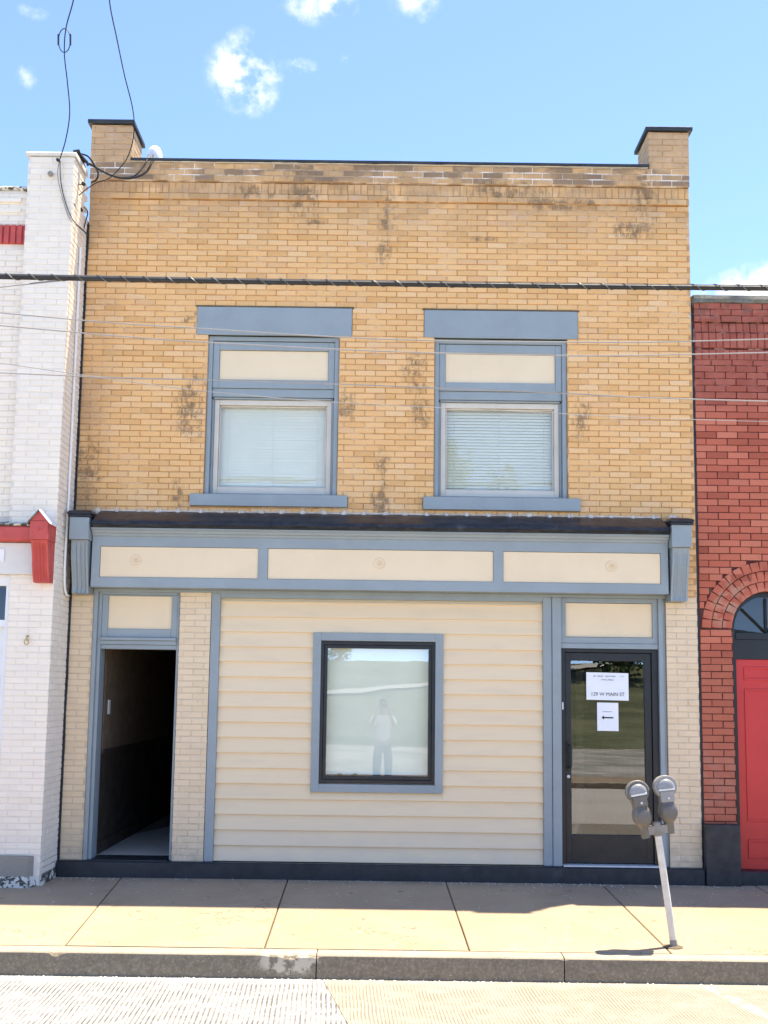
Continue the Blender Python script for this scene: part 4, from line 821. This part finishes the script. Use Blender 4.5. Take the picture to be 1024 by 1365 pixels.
# wall with an arched hole: front face strips
aw = MB(); seg = 26
arc = [(AC[0] - RI * math.cos(math.pi * q / seg), AC[1] + RI * math.sin(math.pi * q / seg)) for q in range(seg + 1)]
for y in (.009, .30):
    aw.add([(RX0, y, .02), (OP[0], y, .02), (OP[0], y, AC[1]), (RX0, y, AC[1])], [(0, 1, 2, 3)]); aw.add([(OP[1], y, .02), (RXE, y, .02), (RXE, y, AC[1]), (OP[1], y, AC[1])], [(0, 1, 2, 3)])
    aw.add([(RX0, y, AC[1]), (OP[0], y, AC[1]), (OP[0], y, 3.0), (RX0, y, 3.0)], [(0, 1, 2, 3)]); aw.add([(OP[1], y, AC[1]), (RXE, y, AC[1]), (RXE, y, 3.0), (OP[1], y, 3.0)], [(0, 1, 2, 3)])
    for (a, za), (b, zb) in zip(arc[:-1], arc[1:]): aw.add([(a, y, za), (b, y, zb), (b, y, 3.0), (a, y, 3.0)], [(0, 1, 2, 3)])
    aw.add([(RX0, y, 3.0), (RXE, y, 3.0), (RXE, y, 5.66), (RX0, y, 5.66)], [(0, 1, 2, 3)])
for (a, za), (b, zb) in zip(arc[:-1], arc[1:]): aw.add([(a, .009, za), (b, .009, zb), (b, .30, zb), (a, .30, za)], [(0, 1, 2, 3)])
for x in (OP[0], OP[1]): aw.add([(x, .009, .02), (x, .30, .02), (x, .30, AC[1]), (x, .009, AC[1])], [(0, 1, 2, 3)])
aw.add([(RX0, .009, .02), (RX0, .30, .02), (RX0, .30, 5.66), (RX0, .009, 5.66)], [(0, 1, 2, 3)]); aw.add([(RX0, .009, 5.66), (RXE, .009, 5.66), (RXE, .30, 5.66), (RX0, .30, 5.66)], [(0, 1, 2, 3)])
rw = aw.build('front_wall', 'rmortar', RBD)
raw = lay((RX0, RXE, .56, 5.025), 0, RCW, RCH, 3.035, 0.0, [OP])
it = []
for b_ in raw:
    x, y, z, rz, L, H = b_
    if z > AC[1]:                                     # trim against the arch
        r2 = RO ** 2 - (z - AC[1]) ** 2
        if r2 > 0:
            hw = math.sqrt(r2) + .006; a, d = x - L / 2, x + L / 2
            if d > AC[0] - hw and a < AC[0] + hw:
                if a < AC[0] - hw - .03: it.append([(a + AC[0] - hw) / 2, y, z, 0, AC[0] - hw - a, H])
                if d > AC[0] + hw + .03: it.append([(d + AC[0] + hw) / 2, y, z, 0, d - AC[0] - hw, H])
                continue
    it.append(b_)
for q, (ra, rb_, n) in enumerate(((RI, .455, 17), (.455, .558, 21), (.558, RO, 22))):
    for k in range(n):
        a = math.pi * (k + .5) / n; rm = (ra + rb_) / 2; w = math.pi * rm / n
        it.append([AC[0] - rm * math.cos(a), -.002 * q, AC[1] + rm * math.sin(a), 0, w, rb_ - ra - .0075, -(math.pi / 2 - a)])
place_bricks(it, rw, 'red', .05, .004, 300, .0015)
it = []; x = RX0 + .01
while x < RXE - .05:
    it.append([x + .034, .004, 5.412, 0, .069, .092]); it.append([x + .034, -.012, 5.278, 0, .069, .150]); it.append([x + .034, .0, 5.135, 0, .069, .100]); x += .069
it += lay((RX0, RXE, 5.025, 5.085), 0, RCW, .06, 3.0, 5.025) + lay((RX0, RXE, 5.462, 5.66), -.02, RCW, .066, 3.1, 5.462)
place_bricks(it, rw, 'red', .05, .004, 300, .003)
MB().box(RX0 + .002, RXE, -.011, .006, 5.464, 5.655).build('mortar_bed', 'rmortar', rw)
MB().extrude_x([(-.04, 5.655), (-.05, 5.69), (-.03, 5.735), (.1, 5.755), (.32, 5.755), (.32, 5.655)], RX0 - .005, RXE, 150, .012, 21).build('coping', 'tarcope', RBD)
MB().box(RX0 + .01, RXE, .31, 9, .0, 5.5).build('body', 'tan', RBD)
MB().box(XR + .001, RX0 + .012, .012, .2, .05, 5.6).build('seam_sealant', 'tar', RBD)
part('pier_plinth', RBD, 'navy', 3.028, 3.352, -.085, .01, -.05, .585, .008); part('pier_plinth', RBD, 'navy', 4.075, 4.40, -.085, .01, -.05, .585, .008); part('door_step', RBD, 'navy', 3.354, 4.073, -.045, .28, -.05, .150, .006)
part('wall_base', RBD, 'navy', 4.402, RXE, -.03, .008, -.05, .585, .006)
# arched door
DY = .10
af = MB(); fi = RI - .04
for (q) in range(seg):
    t0, t1 = math.pi * q / seg, math.pi * (q + 1) / seg
    pts = []
    for yy in (DY - .02, DY + .06):
        for rr, tt in ((RI - .002, t0), (RI - .002, t1), (fi, t1), (fi, t0)): pts.append((AC[0] - rr * math.cos(tt), yy, AC[1] + rr * math.sin(tt)))
    af.add(pts, [(0, 1, 2, 3), (7, 6, 5, 4), (0, 4, 5, 1), (1, 5, 6, 2), (2, 6, 7, 3), (3, 7, 4, 0)])
af.box(AC[0] - RI + .002, AC[0] - fi + .012, DY - .02, DY + .06, .15, AC[1]); af.box(AC[0] + fi - .012, AC[0] + RI - .002, DY - .02, DY + .06, .15, AC[1])
af.box(AC[0] - fi + .012, AC[0] + fi - .012, DY - .03, DY + .06, 2.325, 2.385); af.box(AC[0] - fi + .012, AC[0] + fi - .012, DY - .015, DY + .06, 2.135, 2.322)
arched = af.build('arched_doorway', 'black', RBD)
fan = MB(); fan.add([(AC[0], DY + .02, 2.386)] + [(AC[0] - (fi - .001) * math.cos(math.pi * q / seg), DY + .02, AC[1] + (fi - .001) * math.sin(math.pi * q / seg)) for q in range(seg + 1)], [tuple([0, q + 1, q + 2]) for q in range(seg)])
fan.build('pane', 'darkglass', arched, fix=False)
for a in (42, 90, 138):
    mu = MB(); t = rad(a); mu.tube([(AC[0], DY, 2.39), (AC[0] - (fi) * math.cos(t), DY, 2.41 + fi * math.sin(t))], .010, 4); mu.build('muntin', 'black', arched)
ax0, ax1 = AC[0] - fi + .014, AC[0] + fi - .014
lf = MB().box(ax0, ax1, DY, DY + .05, .152, 2.132).build('door_leaf', 'reddoor', arched, bevel=.003)
for za, zb in ((.255, .43), (.60, 1.85), (1.93, 2.06)):
    pm = MB().frame(ax0 + .075, ax1 - .075, za, zb, .022, DY - .010, DY - .001).build('door_panel', 'reddoor', lf, bevel=.004)
MB().box(ax0, ax1, .28, .30, .15, 2.8).build('doorway_back', 'roomwall', arched)

# ------------------------------------------------------------------ parking meter
PMX, PMY = 2.122, -2.245; pz = swz(PMY)
pmr = thing('parking_meter', 'twin-headed grey parking meter leaning on a pale steel pipe at the kerb', 'parking meter', (PMX, PMY, pz))
LEAN = rad(-7.4); LM = Matrix.Translation((PMX, PMY, pz)) @ Matrix.Rotation(LEAN, 4, 'Y')
def lean(o, extra=None):
    o.data.transform(LM @ (extra if extra else Matrix())); o.data.update(); return o
lean(MB().tube([(0, 0, -.02), (0, 0, .10), (0, 0, .5), (0, 0, .84)], .0255, 16).build('pole', 'steel', pmr, smooth=True))
lean(MB().lathe((0, 0, -.01), [(.029, 0), (.0285, .03), (.0262, .06)], 14).build('rusted_foot', 'rust', pmr, smooth=True))
y_ = MB(); y_.lathe((0, 0, .785), [(.030, 0), (.034, .008), (.034, .085), (.028, .10), (.01, .106)], 18)
y_.loft([[(x, -.026, .802 - abs(x) * .02), (x, .026, .802 - abs(x) * .02), (x, .028, .862), (x, -.028, .862)] for x in (-.105, -.06, 0, .06, .105)])
lean(y_.build('yoke', 'rust', pmr, smooth=True))
def superring(w, d, z, y0=0, n=20, e=2.6):
    out = []
    for k in range(n):
        t = 2 * math.pi * k / n; c_, s_ = math.cos(t), math.sin(t)
        out.append((w * math.copysign(abs(c_) ** (2 / e), c_), y0 + d * math.copysign(abs(s_) ** (2 / e), s_), z))
    return out
for hx, tilt, hz, mat_ in ((-.090, -3.5, .0, 'meter'), (.090, 1.0, .012, 'meter')):
    X = Matrix.Translation((hx, 0, .785 + hz)) @ Matrix.Rotation(rad(tilt), 4, 'Y')
    body = MB()
    body.loft([superring(w, d, z, y0) for w, d, z, y0 in ((.031, .031, -.005, 0), (.034, .034, .07, 0), (.036, .036, .075, 0), (.040, .045, .085, -.004), (.052, .058, .100, -.008), (.066, .066, .130, -.010), (.069, .068, .155, -.010),
               (.066, .066, .185, -.010), (.056, .060, .208, -.008), (.053, .056, .215, -.006), (.054, .056, .25, -.004), (.058, .056, .29, -.002), (.062, .052, .305, 0))])
    hd = lean(body.build('meter_head', 'meter', pmr, smooth=True), X)
    dm = MB(); zc = .330; R_ = .081                   # round hood
    dm.loft([[(R_ * s_ * math.cos(t), dy, zc + R_ * s_ * math.sin(t)) for t in [2 * math.pi * q / 32 for q in range(32)]] for dy, s_ in ((.052, .55), (.046, .86), (.030, 1.0), (-.032, 1.0), (-.044, .97))])
    lean(dm.build('hood', 'meter_light' if hx > 0 else 'meter', hd, smooth=True), X)
    ln_ = MB(); n = 24; r_ = .066
    rings = [[(r_ * s_ * math.cos(math.pi * q / n), dy, zc - .004 + r_ * s_ * math.sin(math.pi * q / n)) for q in range(n + 1)] for dy, s_ in ((-.044, 1.0), (-.054, .95), (-.062, .80), (-.067, .55), (-.069, .25))]
    ln_.loft(rings); lean(ln_.build('dial_dome', 'lens', hd, smooth=True), X)
    lean(MB().box(-.058, .058, -.066, -.040, zc - .022, zc - .006).build('dial_strip', 'silver', hd, bevel=.003), X)
    lean(MB().box(-.050, .050, -.0655, -.03, zc - .105, zc - .024).build('coin_plate', 'meter_light' if hx > 0 else 'meter', hd, bevel=.008), X)
    lean(MB().lathe((.004, -.0652, zc - .075), [(.009, 0), (.009, .006), (.005, .010)], 12, 'y').build('coin_knob', 'silver', hd, smooth=True), X)
    lean(MB().lathe((0, -.076, .155), [(.050, 0), (.050, .004), (.044, .007)], 24, 'y').build('vault_door', 'meter', hd, smooth=True), X)
    pts = [((R_ + .001) * math.cos(q * math.pi / 16), -.034, zc + (R_ + .001) * math.sin(q * math.pi / 16)) for q in range(17)]
    lean(MB().tube(pts, .005, 6).build('hood_rim', 'meter_light', hd, smooth=True), X)
MB().lathe((PMX - .01, PMY, pz), [(.075, .001), (.055, .006), (.03, .009)], 12).build('cracked_collar', 'dirt', pmr)

# ------------------------------------------------------------------ grit and litter
gr = MB(); rs = random.Random(21)
def crumb(x, y, z, r):
    gr.lathe((x, y, z), [(r * rs.uniform(.6, 1), -r * .3), (r * rs.uniform(.8, 1.1), r * .15), (r * rs.uniform(.3, .6), r * rs.uniform(.4, .8))], 5, sx=rs.uniform(.6, 1.3), sy=rs.uniform(.6, 1.3))
for k in range(260):
    x = rs.uniform(-3.4, 3.6); y = -.07 - abs(rs.gauss(0, .06)); crumb(x, y, swz(y), rs.uniform(.003, .008))
for k in range(420):
    x = rs.gauss(-.3, 1.0) if rs.random() < .5 else rs.uniform(-3.4, 3.4); y = -2.60 - abs(rs.gauss(0, .03)); crumb(x, y, road_z(y), rs.uniform(.003, .009))
for k in range(120):
    x = rs.uniform(-3.4, 3.4); y = rs.uniform(-2.4, -.1); crumb(x, y, swz(y), rs.uniform(.002, .006))
tag(stuff(gr.build('grit', 'mortar_cap', fix=False)), 'pale grit and crumbs scattered along the wall foot and gutter', 'grit')

# ------------------------------------------------------------------ overhead wires
def sag_wire(pts, r, n=6, sub=10): return MB().tube(smooth_path(pts, sub), r, n)
CYL = -3.2
p0, p1, p2 = at(0, 369, CYL), at(512, 378.5, CYL), at(1023, 384.5, CYL)
def cab(x):                                           # quadratic through the three measured points
    a, b, c_ = p0, p1, p2
    return a.z * (x - b.x) * (x - c_.x) / ((a.x - b.x) * (a.x - c_.x)) + b.z * (x - a.x) * (x - c_.x) / ((b.x - a.x) * (b.x - c_.x)) + c_.z * (x - a.x) * (x - b.x) / ((c_.x - a.x) * (c_.x - b.x))
cb = thing('overhead_cable', 'thick black lashed cable strung across the front of the building', 'cable', (0, CYL, cab(0)))
xs_ = [-9 + .25 * k for k in range(73)]
MB().tube([(x, CYL, cab(x)) for x in xs_], .0165, 10).build('cable_core', 'cable', cb, smooth=True)
MB().tube([(x, CYL, cab(x) + .019) for x in xs_], .0055, 6).build('support_strand', 'strand', cb, smooth=True)
hx_ = MB(); pts = []
for k in range(2400):
    x = -6 + 12 * k / 2400; t = 2 * math.pi * x / .155; pts.append((x, CYL + .019 * math.cos(t), cab(x) + .003 + .0215 * math.sin(t)))
hx_.tube(pts, .0028, 4).build('lashing_wire', 'strand', cb)
WIRES = (([(0, 417), (270, 438), (512, 452), (750, 456), (1023, 452)], .0042), ([(0, 434), (340, 460), (684, 473), (1023, 470)], .0042), ([(0, 497), (340, 508), (680, 521), (1023, 535)], .0040), ([(0, 484), (340, 528), (684, 548), (1023, 562)], .0024), ([(0, 383), (40, 378), (92, 372)], .0042))
lab = ('thin grey wire just above the transom panels of the upper windows', 'thin grey wire crossing the cream transom panels of the upper windows', 'thin grey wire crossing the blue rail under the transom panels', 'very thin grey wire across the top of the upper window panes', 'short thin grey wire joining the thick black cable beside the white pier')
for k, ((pp, r), lb) in enumerate(zip(WIRES, lab)):
    Y = -3.35 - .04 * k if k < 4 else CYL
    q = [at(px, py, Y) for px, py in pp]; d0 = (q[0] - q[1]).normalized(); d1 = (q[-1] - q[-2]).normalized()
    q = [q[0] + d0 * 5 + Vector((0, 0, .1))] + q + ([q[-1] + d1 * 5 + Vector((0, 0, .1))] if k < 4 else [])
    if k == 4: q[-1].z = cab(q[-1].x)
    o = sag_wire(q, r).build('overhead_wire', 'wire', smooth=True); tag(o, lb, 'wire', 'thin wires across the front')
# service drops at the white pier
def drop(pix, r, name, label, mat='cable', n=6):
    o = sag_wire([at(px, py, Y) for px, py, Y in pix], r, n, 8).build(name, mat, smooth=True); return tag(o, label, 'wire')
sd1 = thing('service_drop', 'thin service wire with a wire loop leading down to the white pier', 'wire', at(78, 216, -.56))
MB().tube(smooth_path([at(104, -40, -2.2), at(98, 0, -2.0), at(88, 38, -1.8), at(86, 72, -1.6), at(90, 110, -1.4), at(93, 150, -1.1), at(88, 185, -.8), at(80, 212, -.56)], 8), .0055, 6).build('drop_wire', 'cable', sd1, smooth=True)
lp = [at(86 + 8 * math.sin(a), 54 - 16 * math.cos(a), -1.7) for a in [2 * math.pi * q / 20 for q in range(21)]]
MB().tube(lp, .0045, 5, False).build('drip_loop', 'cable', sd1, smooth=True)
for sx in (-8, 8): MB().tube([at(86 + sx, 46, -1.7), at(86 + sx, 60, -1.7)], .0085, 6).build('loop_sleeve', 'cable', sd1)
MB().tube(smooth_path([at(79, 214, -.55), at(77, 235, -.53), at(83, 262, -.52), at(92, 290, -.51), at(101, 300, -.50)], 6), .0045, 5).build('pier_wire', 'wire', sd1, smooth=True)
MB().tube(smooth_path([at(80, 214, -.55), at(81, 240, -.53), at(86, 265, -.52), at(94, 287, -.51), at(103, 301, -.48)], 6), .0045, 5).build('pier_wire', 'cable', sd1, smooth=True)
drop([(148, -45, -2.2), (146, 0, -2.0), (156, 52, -1.6), (166, 100, -1.2), (176, 140, -.8), (179, 165, -.5), (177, 188, -.35), (170, 210, -.3), (158, 226, -.28), (145, 238, -.3), (128, 244, -.32), (113, 254, -.35), (106, 260, -.38)], .0055, 'service_drop', 'service wire hanging in front of the left corner pier from the sky')
drop([(110, 214, -.30), (124, 221, -.28), (142, 231, -.25), (160, 237, -.22), (178, 237, -.18), (195, 229, -.12), (204, 213, -.06), (205, 207, .1)], .011, 'service_cable', 'thick black cable looping from the white pier to the parapet')
drop([(108, 205, -.32), (118, 209, -.3), (127, 222, -.28), (131, 232, -.28), (128, 240, -.28), (122, 243, -.3)], .009, 'service_cable', 'short black cable curling down beside the white pier cap')
drop([(160, 237, -.21), (178, 235, -.17), (190, 224, -.12), (197, 211, -.06), (198, 206, .1)], .008, 'service_cable', 'thinner black cable bending up over the parapet edge')
def knob(px, py, Y, r, label, mat='cable', tail=None):
    p = at(px, py, Y); t = thing('wire_insulator', label, 'insulator', p)
    MB().lathe(p, [(r * .6, 0), (r, r * .35), (r * .7, r * .8), (r, r * 1.25), (r * .5, r * 1.7)], 12, 'y').build('knob_body', mat, t, smooth=True)
    MB().tube([p, p + Vector(tail or (0, .06, 0))], r * .28, 6).build('mounting_pin', 'strand', t); return t
knob(68, 233, -.51, .024, 'grey porcelain insulator on the face of the white pier', 'plinth', (0, .02, 0))
knob(78, 214, -.545, .018, 'small dark clamp holding the service wire on the white pier', 'cable', (0, .05, 0))
knob(97, 275, -.42, .030, 'larger black insulator on the side of the white pier', 'cable', (-.05, 0, 0))
knob(108, 281, -.2, .024, 'dark insulator low beside the seam with the yellow wall', 'cable', (-.05, 0, 0))
knob(112, 246, -.35, .020, 'black wire knob hanging free beside the white pier', 'cable', (-.06, 0, .0))
br_ = thing('service_bracket', 'black steel service bracket on the side of the white pier cap', 'bracket', (WX + .01, -.30, 6.72))
MB().add([at(100, 200, -.46), at(106, 199, -.44), at(115, 224, -.16), at(114, 230, -.14), at(109, 227, -.18), at(102, 208, -.44)] + [p + Vector((-.02, .0, 0)) for p in (at(100, 200, -.46), at(106, 199, -.44), at(115, 224, -.16), at(114, 230, -.14), at(109, 227, -.18), at(102, 208, -.44))],
         [(0, 1, 2, 3, 4, 5), (11, 10, 9, 8, 7, 6)] + [(k, (k + 1) % 6, 6 + (k + 1) % 6, 6 + k) for k in range(6)]).build('bracket_plate', 'cable', br_)
MB().tube([at(106, 205, -.36), at(116, 216, -.32), at(118, 221, -.3)], .014, 8).build('bracket_arm', 'cable', br_, smooth=True)
drop([(99, 296, -.36), (106, 303, -.3), (113, 309, -.22), (117, 314, -.08)], .007, 'service_cable', 'black cable end tucked into the seam beside the yellow wall')
drop([(112, 276, -.2), (117, 283, -.14), (114, 296, -.12), (111, 308, -.1)], .006, 'service_cable', 'dark cable tail hanging below the insulators by the seam')

# ------------------------------------------------------------------ across the street: trees, and the person who takes the photograph
def tree_meshes(seed, h, w, lo=.42):
    rs = random.Random(seed); tr = MB(); tr.tube([(0, 0, -.2), (.05, 0, h * .2), (-.05, .05, h * .42), (.05, 0, h * .68)], .16, 10, True, [1.3, 1, .75, .35])
    cl = []
    for k in range(11):
        a = rs.uniform(0, 6.28); r = w * rs.uniform(.25, .75); z = h * rs.uniform(lo, .92)
        r *= math.sin(math.pi * min(1, max(.12, (z / h - .25) / .8))) + .15; p = Vector((r * math.cos(a), r * math.sin(a), z)); cl.append((p, w * rs.uniform(.28, .48)))
        tr.tube([(0, 0, h * .35), p * .55 + Vector((0, 0, h * .2)), p], .05, 6, True, [1, .7, .3])
    lv = MB()
    for p, r in cl:
        for k in range(420):
            d = Vector((rs.gauss(0, 1), rs.gauss(0, 1), rs.gauss(0, .8))).normalized() * r * rs.uniform(.45, 1.05); c_ = p + d; s = rs.uniform(.07, .15)
            a = Vector((rs.gauss(0, 1), rs.gauss(0, 1), rs.gauss(0, 1))).normalized(); b = a.cross(Vector((rs.gauss(0, 1), rs.gauss(0, 1), rs.gauss(0, 1)))).normalized()
            lv.add([c_ - a * s, c_ + b * s * .55, c_ + a * s, c_ - b * s * .55], [(0, 1, 2, 3)])
    return tr.mesh('trunk', 'bark', True), lv.mesh('crown', 'leaf', fix=False)
kinds = [tree_meshes(3, 6.5, 2.3, .08), tree_meshes(9, 8.5, 3.0)]
for (x, y, k, s, rz), lb in zip(((-2.6, -53, 0, .75, .3), (-11.5, -50, 0, 1.2, 1.9), (-16, -44, 1, 1.1, 4.0), (5.2, -58, 1, 1.75, 2.2), (13, -46, 0, 1.3, 5.1), (19, -52, 1, 1.2, .9), (26, -45, 0, 1.1, 3.3)),
        ('low bushy tree on the crest, mirrored at the top of the shop window', 'small leafy tree between two broad trees across the street', 'broad leafy tree at the far end of the row opposite the white building', 'very tall leafy tree on the crest across the street', 'small leafy tree across the street opposite the red building', 'broad leafy tree beyond the small tree opposite the red building', 'small leafy tree at the far right end of the grass slope')):
    gz = ground_z(y); root = thing('leafy_tree', lb, 'tree', (x, y, gz), 'trees across the street')
    for nm, me in zip(('trunk', 'crown'), kinds[k]):
        o = bpy.data.objects.new(nm, me); COL.objects.link(o); o.parent = root
    root.rotation_euler = (0, 0, rz); root.scale = (s, s, s)

def skin(name, mat, verts, edges, radii, parent, sub=2, root=0):
    me = bpy.data.meshes.new(name); me.from_pydata(verts, edges, []); me.materials.append(M[mat]); o = link(name, me, parent)
    md = o.modifiers.new('skin', 'SKIN'); md.use_smooth_shade = True
    for d, r in zip(me.skin_vertices[0].data, radii): d.radius = r if isinstance(r, tuple) else (r, r)
    me.skin_vertices[0].data[root].use_root = True
    s = o.modifiers.new('sub', 'SUBSURF'); s.levels = s.render_levels = sub; return o
GP = (0.02, -10.42, road_z(-10.4)); PZ = GP[2]
person = thing('person', 'person in a pale shirt and grey trousers holding up a phone with both hands', 'person', GP)
px_, py_ = GP[0], GP[1]
V = lambda x, y, z: (px_ + x, py_ + y, PZ + z)
bv = [V(0, 0, .98), V(0, 0, 1.12), V(0, .0, 1.30), V(0, .0, 1.44), V(0, .02, 1.53), V(0, .03, 1.60), V(0, .035, 1.68), V(0, .02, 1.76),      # 0-7 pelvis to crown
      V(-.17, 0, 1.43), V(-.23, .12, 1.28), V(-.10, .32, 1.62), V(-.085, .35, 1.69), V(.17, 0, 1.43), V(.23, .12, 1.28), V(.10, .32, 1.62), V(.085, .35, 1.69),   # 8-11 left arm, 12-15 right arm
      V(-.10, 0, .92), V(-.11, .01, .50), V(-.12, -.02, .09), V(-.13, .12, .04), V(.10, 0, .92), V(.11, .01, .50), V(.12, -.02, .09), V(.13, .12, .04)]
be = [(0, 1), (1, 2), (2, 3), (3, 4), (4, 5), (5, 6), (6, 7), (3, 8), (8, 9), (9, 10), (10, 11), (3, 12), (12, 13), (13, 14), (14, 15), (0, 16), (16, 17), (17, 18), (18, 19), (0, 20), (20, 21), (21, 22), (22, 23)]
brd = [(.16, .11), (.14, .10), (.16, .11), (.12, .09), .055, (.07, .085), (.078, .095), (.06, .07), .062, .045, .030, .028, .062, .045, .030, .028, .09, .06, .042, .035, .09, .06, .042, .035]
for sx in (-1, 1):                                    # five fingers closing on the phone
    w = 11 if sx < 0 else 15
    for q, (dx, dy, dz) in enumerate(((-.025, .035, .025), (-.03, .04, .008), (-.03, .04, -.01), (-.028, .036, -.026), (-.01, .012, -.03))):
        i = len(bv); a = bv[w]; bv.append((a[0] - sx * .002, a[1] + dy * .6, a[2] + dz)); bv.append((a[0] + sx * dx * .9, a[1] + dy, a[2] + dz)); be += [(w, i), (i, i + 1)]; brd += [.010, .008]
body = skin('body', 'skin', bv, be, brd, person)
skin('shirt', 'shirt', [V(0, 0, .93), V(0, 0, 1.12), V(0, 0, 1.30), V(0, 0, 1.43), V(0, .01, 1.48), V(-.17, 0, 1.425), V(-.225, .10, 1.30), V(.17, 0, 1.425), V(.225, .10, 1.30)],
     [(0, 1), (1, 2), (2, 3), (3, 4), (3, 5), (5, 6), (3, 7), (7, 8)], [(.185, .13), (.165, .12), (.18, .125), (.14, .11), .07, .085, .075, .085, .075], person)
skin('trousers', 'trousers', [V(0, 0, 1.0), V(0, 0, .92), V(-.10, 0, .88), V(-.11, .01, .50), V(-.12, -.02, .07), V(.10, 0, .88), V(.11, .01, .50), V(.12, -.02, .07)],
     [(0, 1), (1, 2), (2, 3), (3, 4), (1, 5), (5, 6), (6, 7)], [(.17, .12), (.18, .13), .11, .082, .066, .11, .082, .066], person)
skin('hair', 'hair', [V(0, -.01, 1.64), V(0, -.02, 1.72), V(0, .02, 1.79), V(0, .07, 1.77)], [(0, 1), (1, 2), (2, 3)], [(.07, .06), (.09, .085), (.075, .08), (.05, .03)], person)
for sx in (-1, 1): skin('shoe', 'shoe', [V(sx * .12, -.05, .05), V(sx * .125, .05, .05), V(sx * .13, .17, .035)], [(0, 1), (1, 2)], [.05, .05, .04], person)
ph = MB().box(px_ - .078, px_ + .078, py_ + .362, py_ + .371, PZ + 1.655, PZ + 1.735).build('phone', 'black', bevel=.003); tag(ph, 'black phone held up sideways in both hands of the person', 'phone')
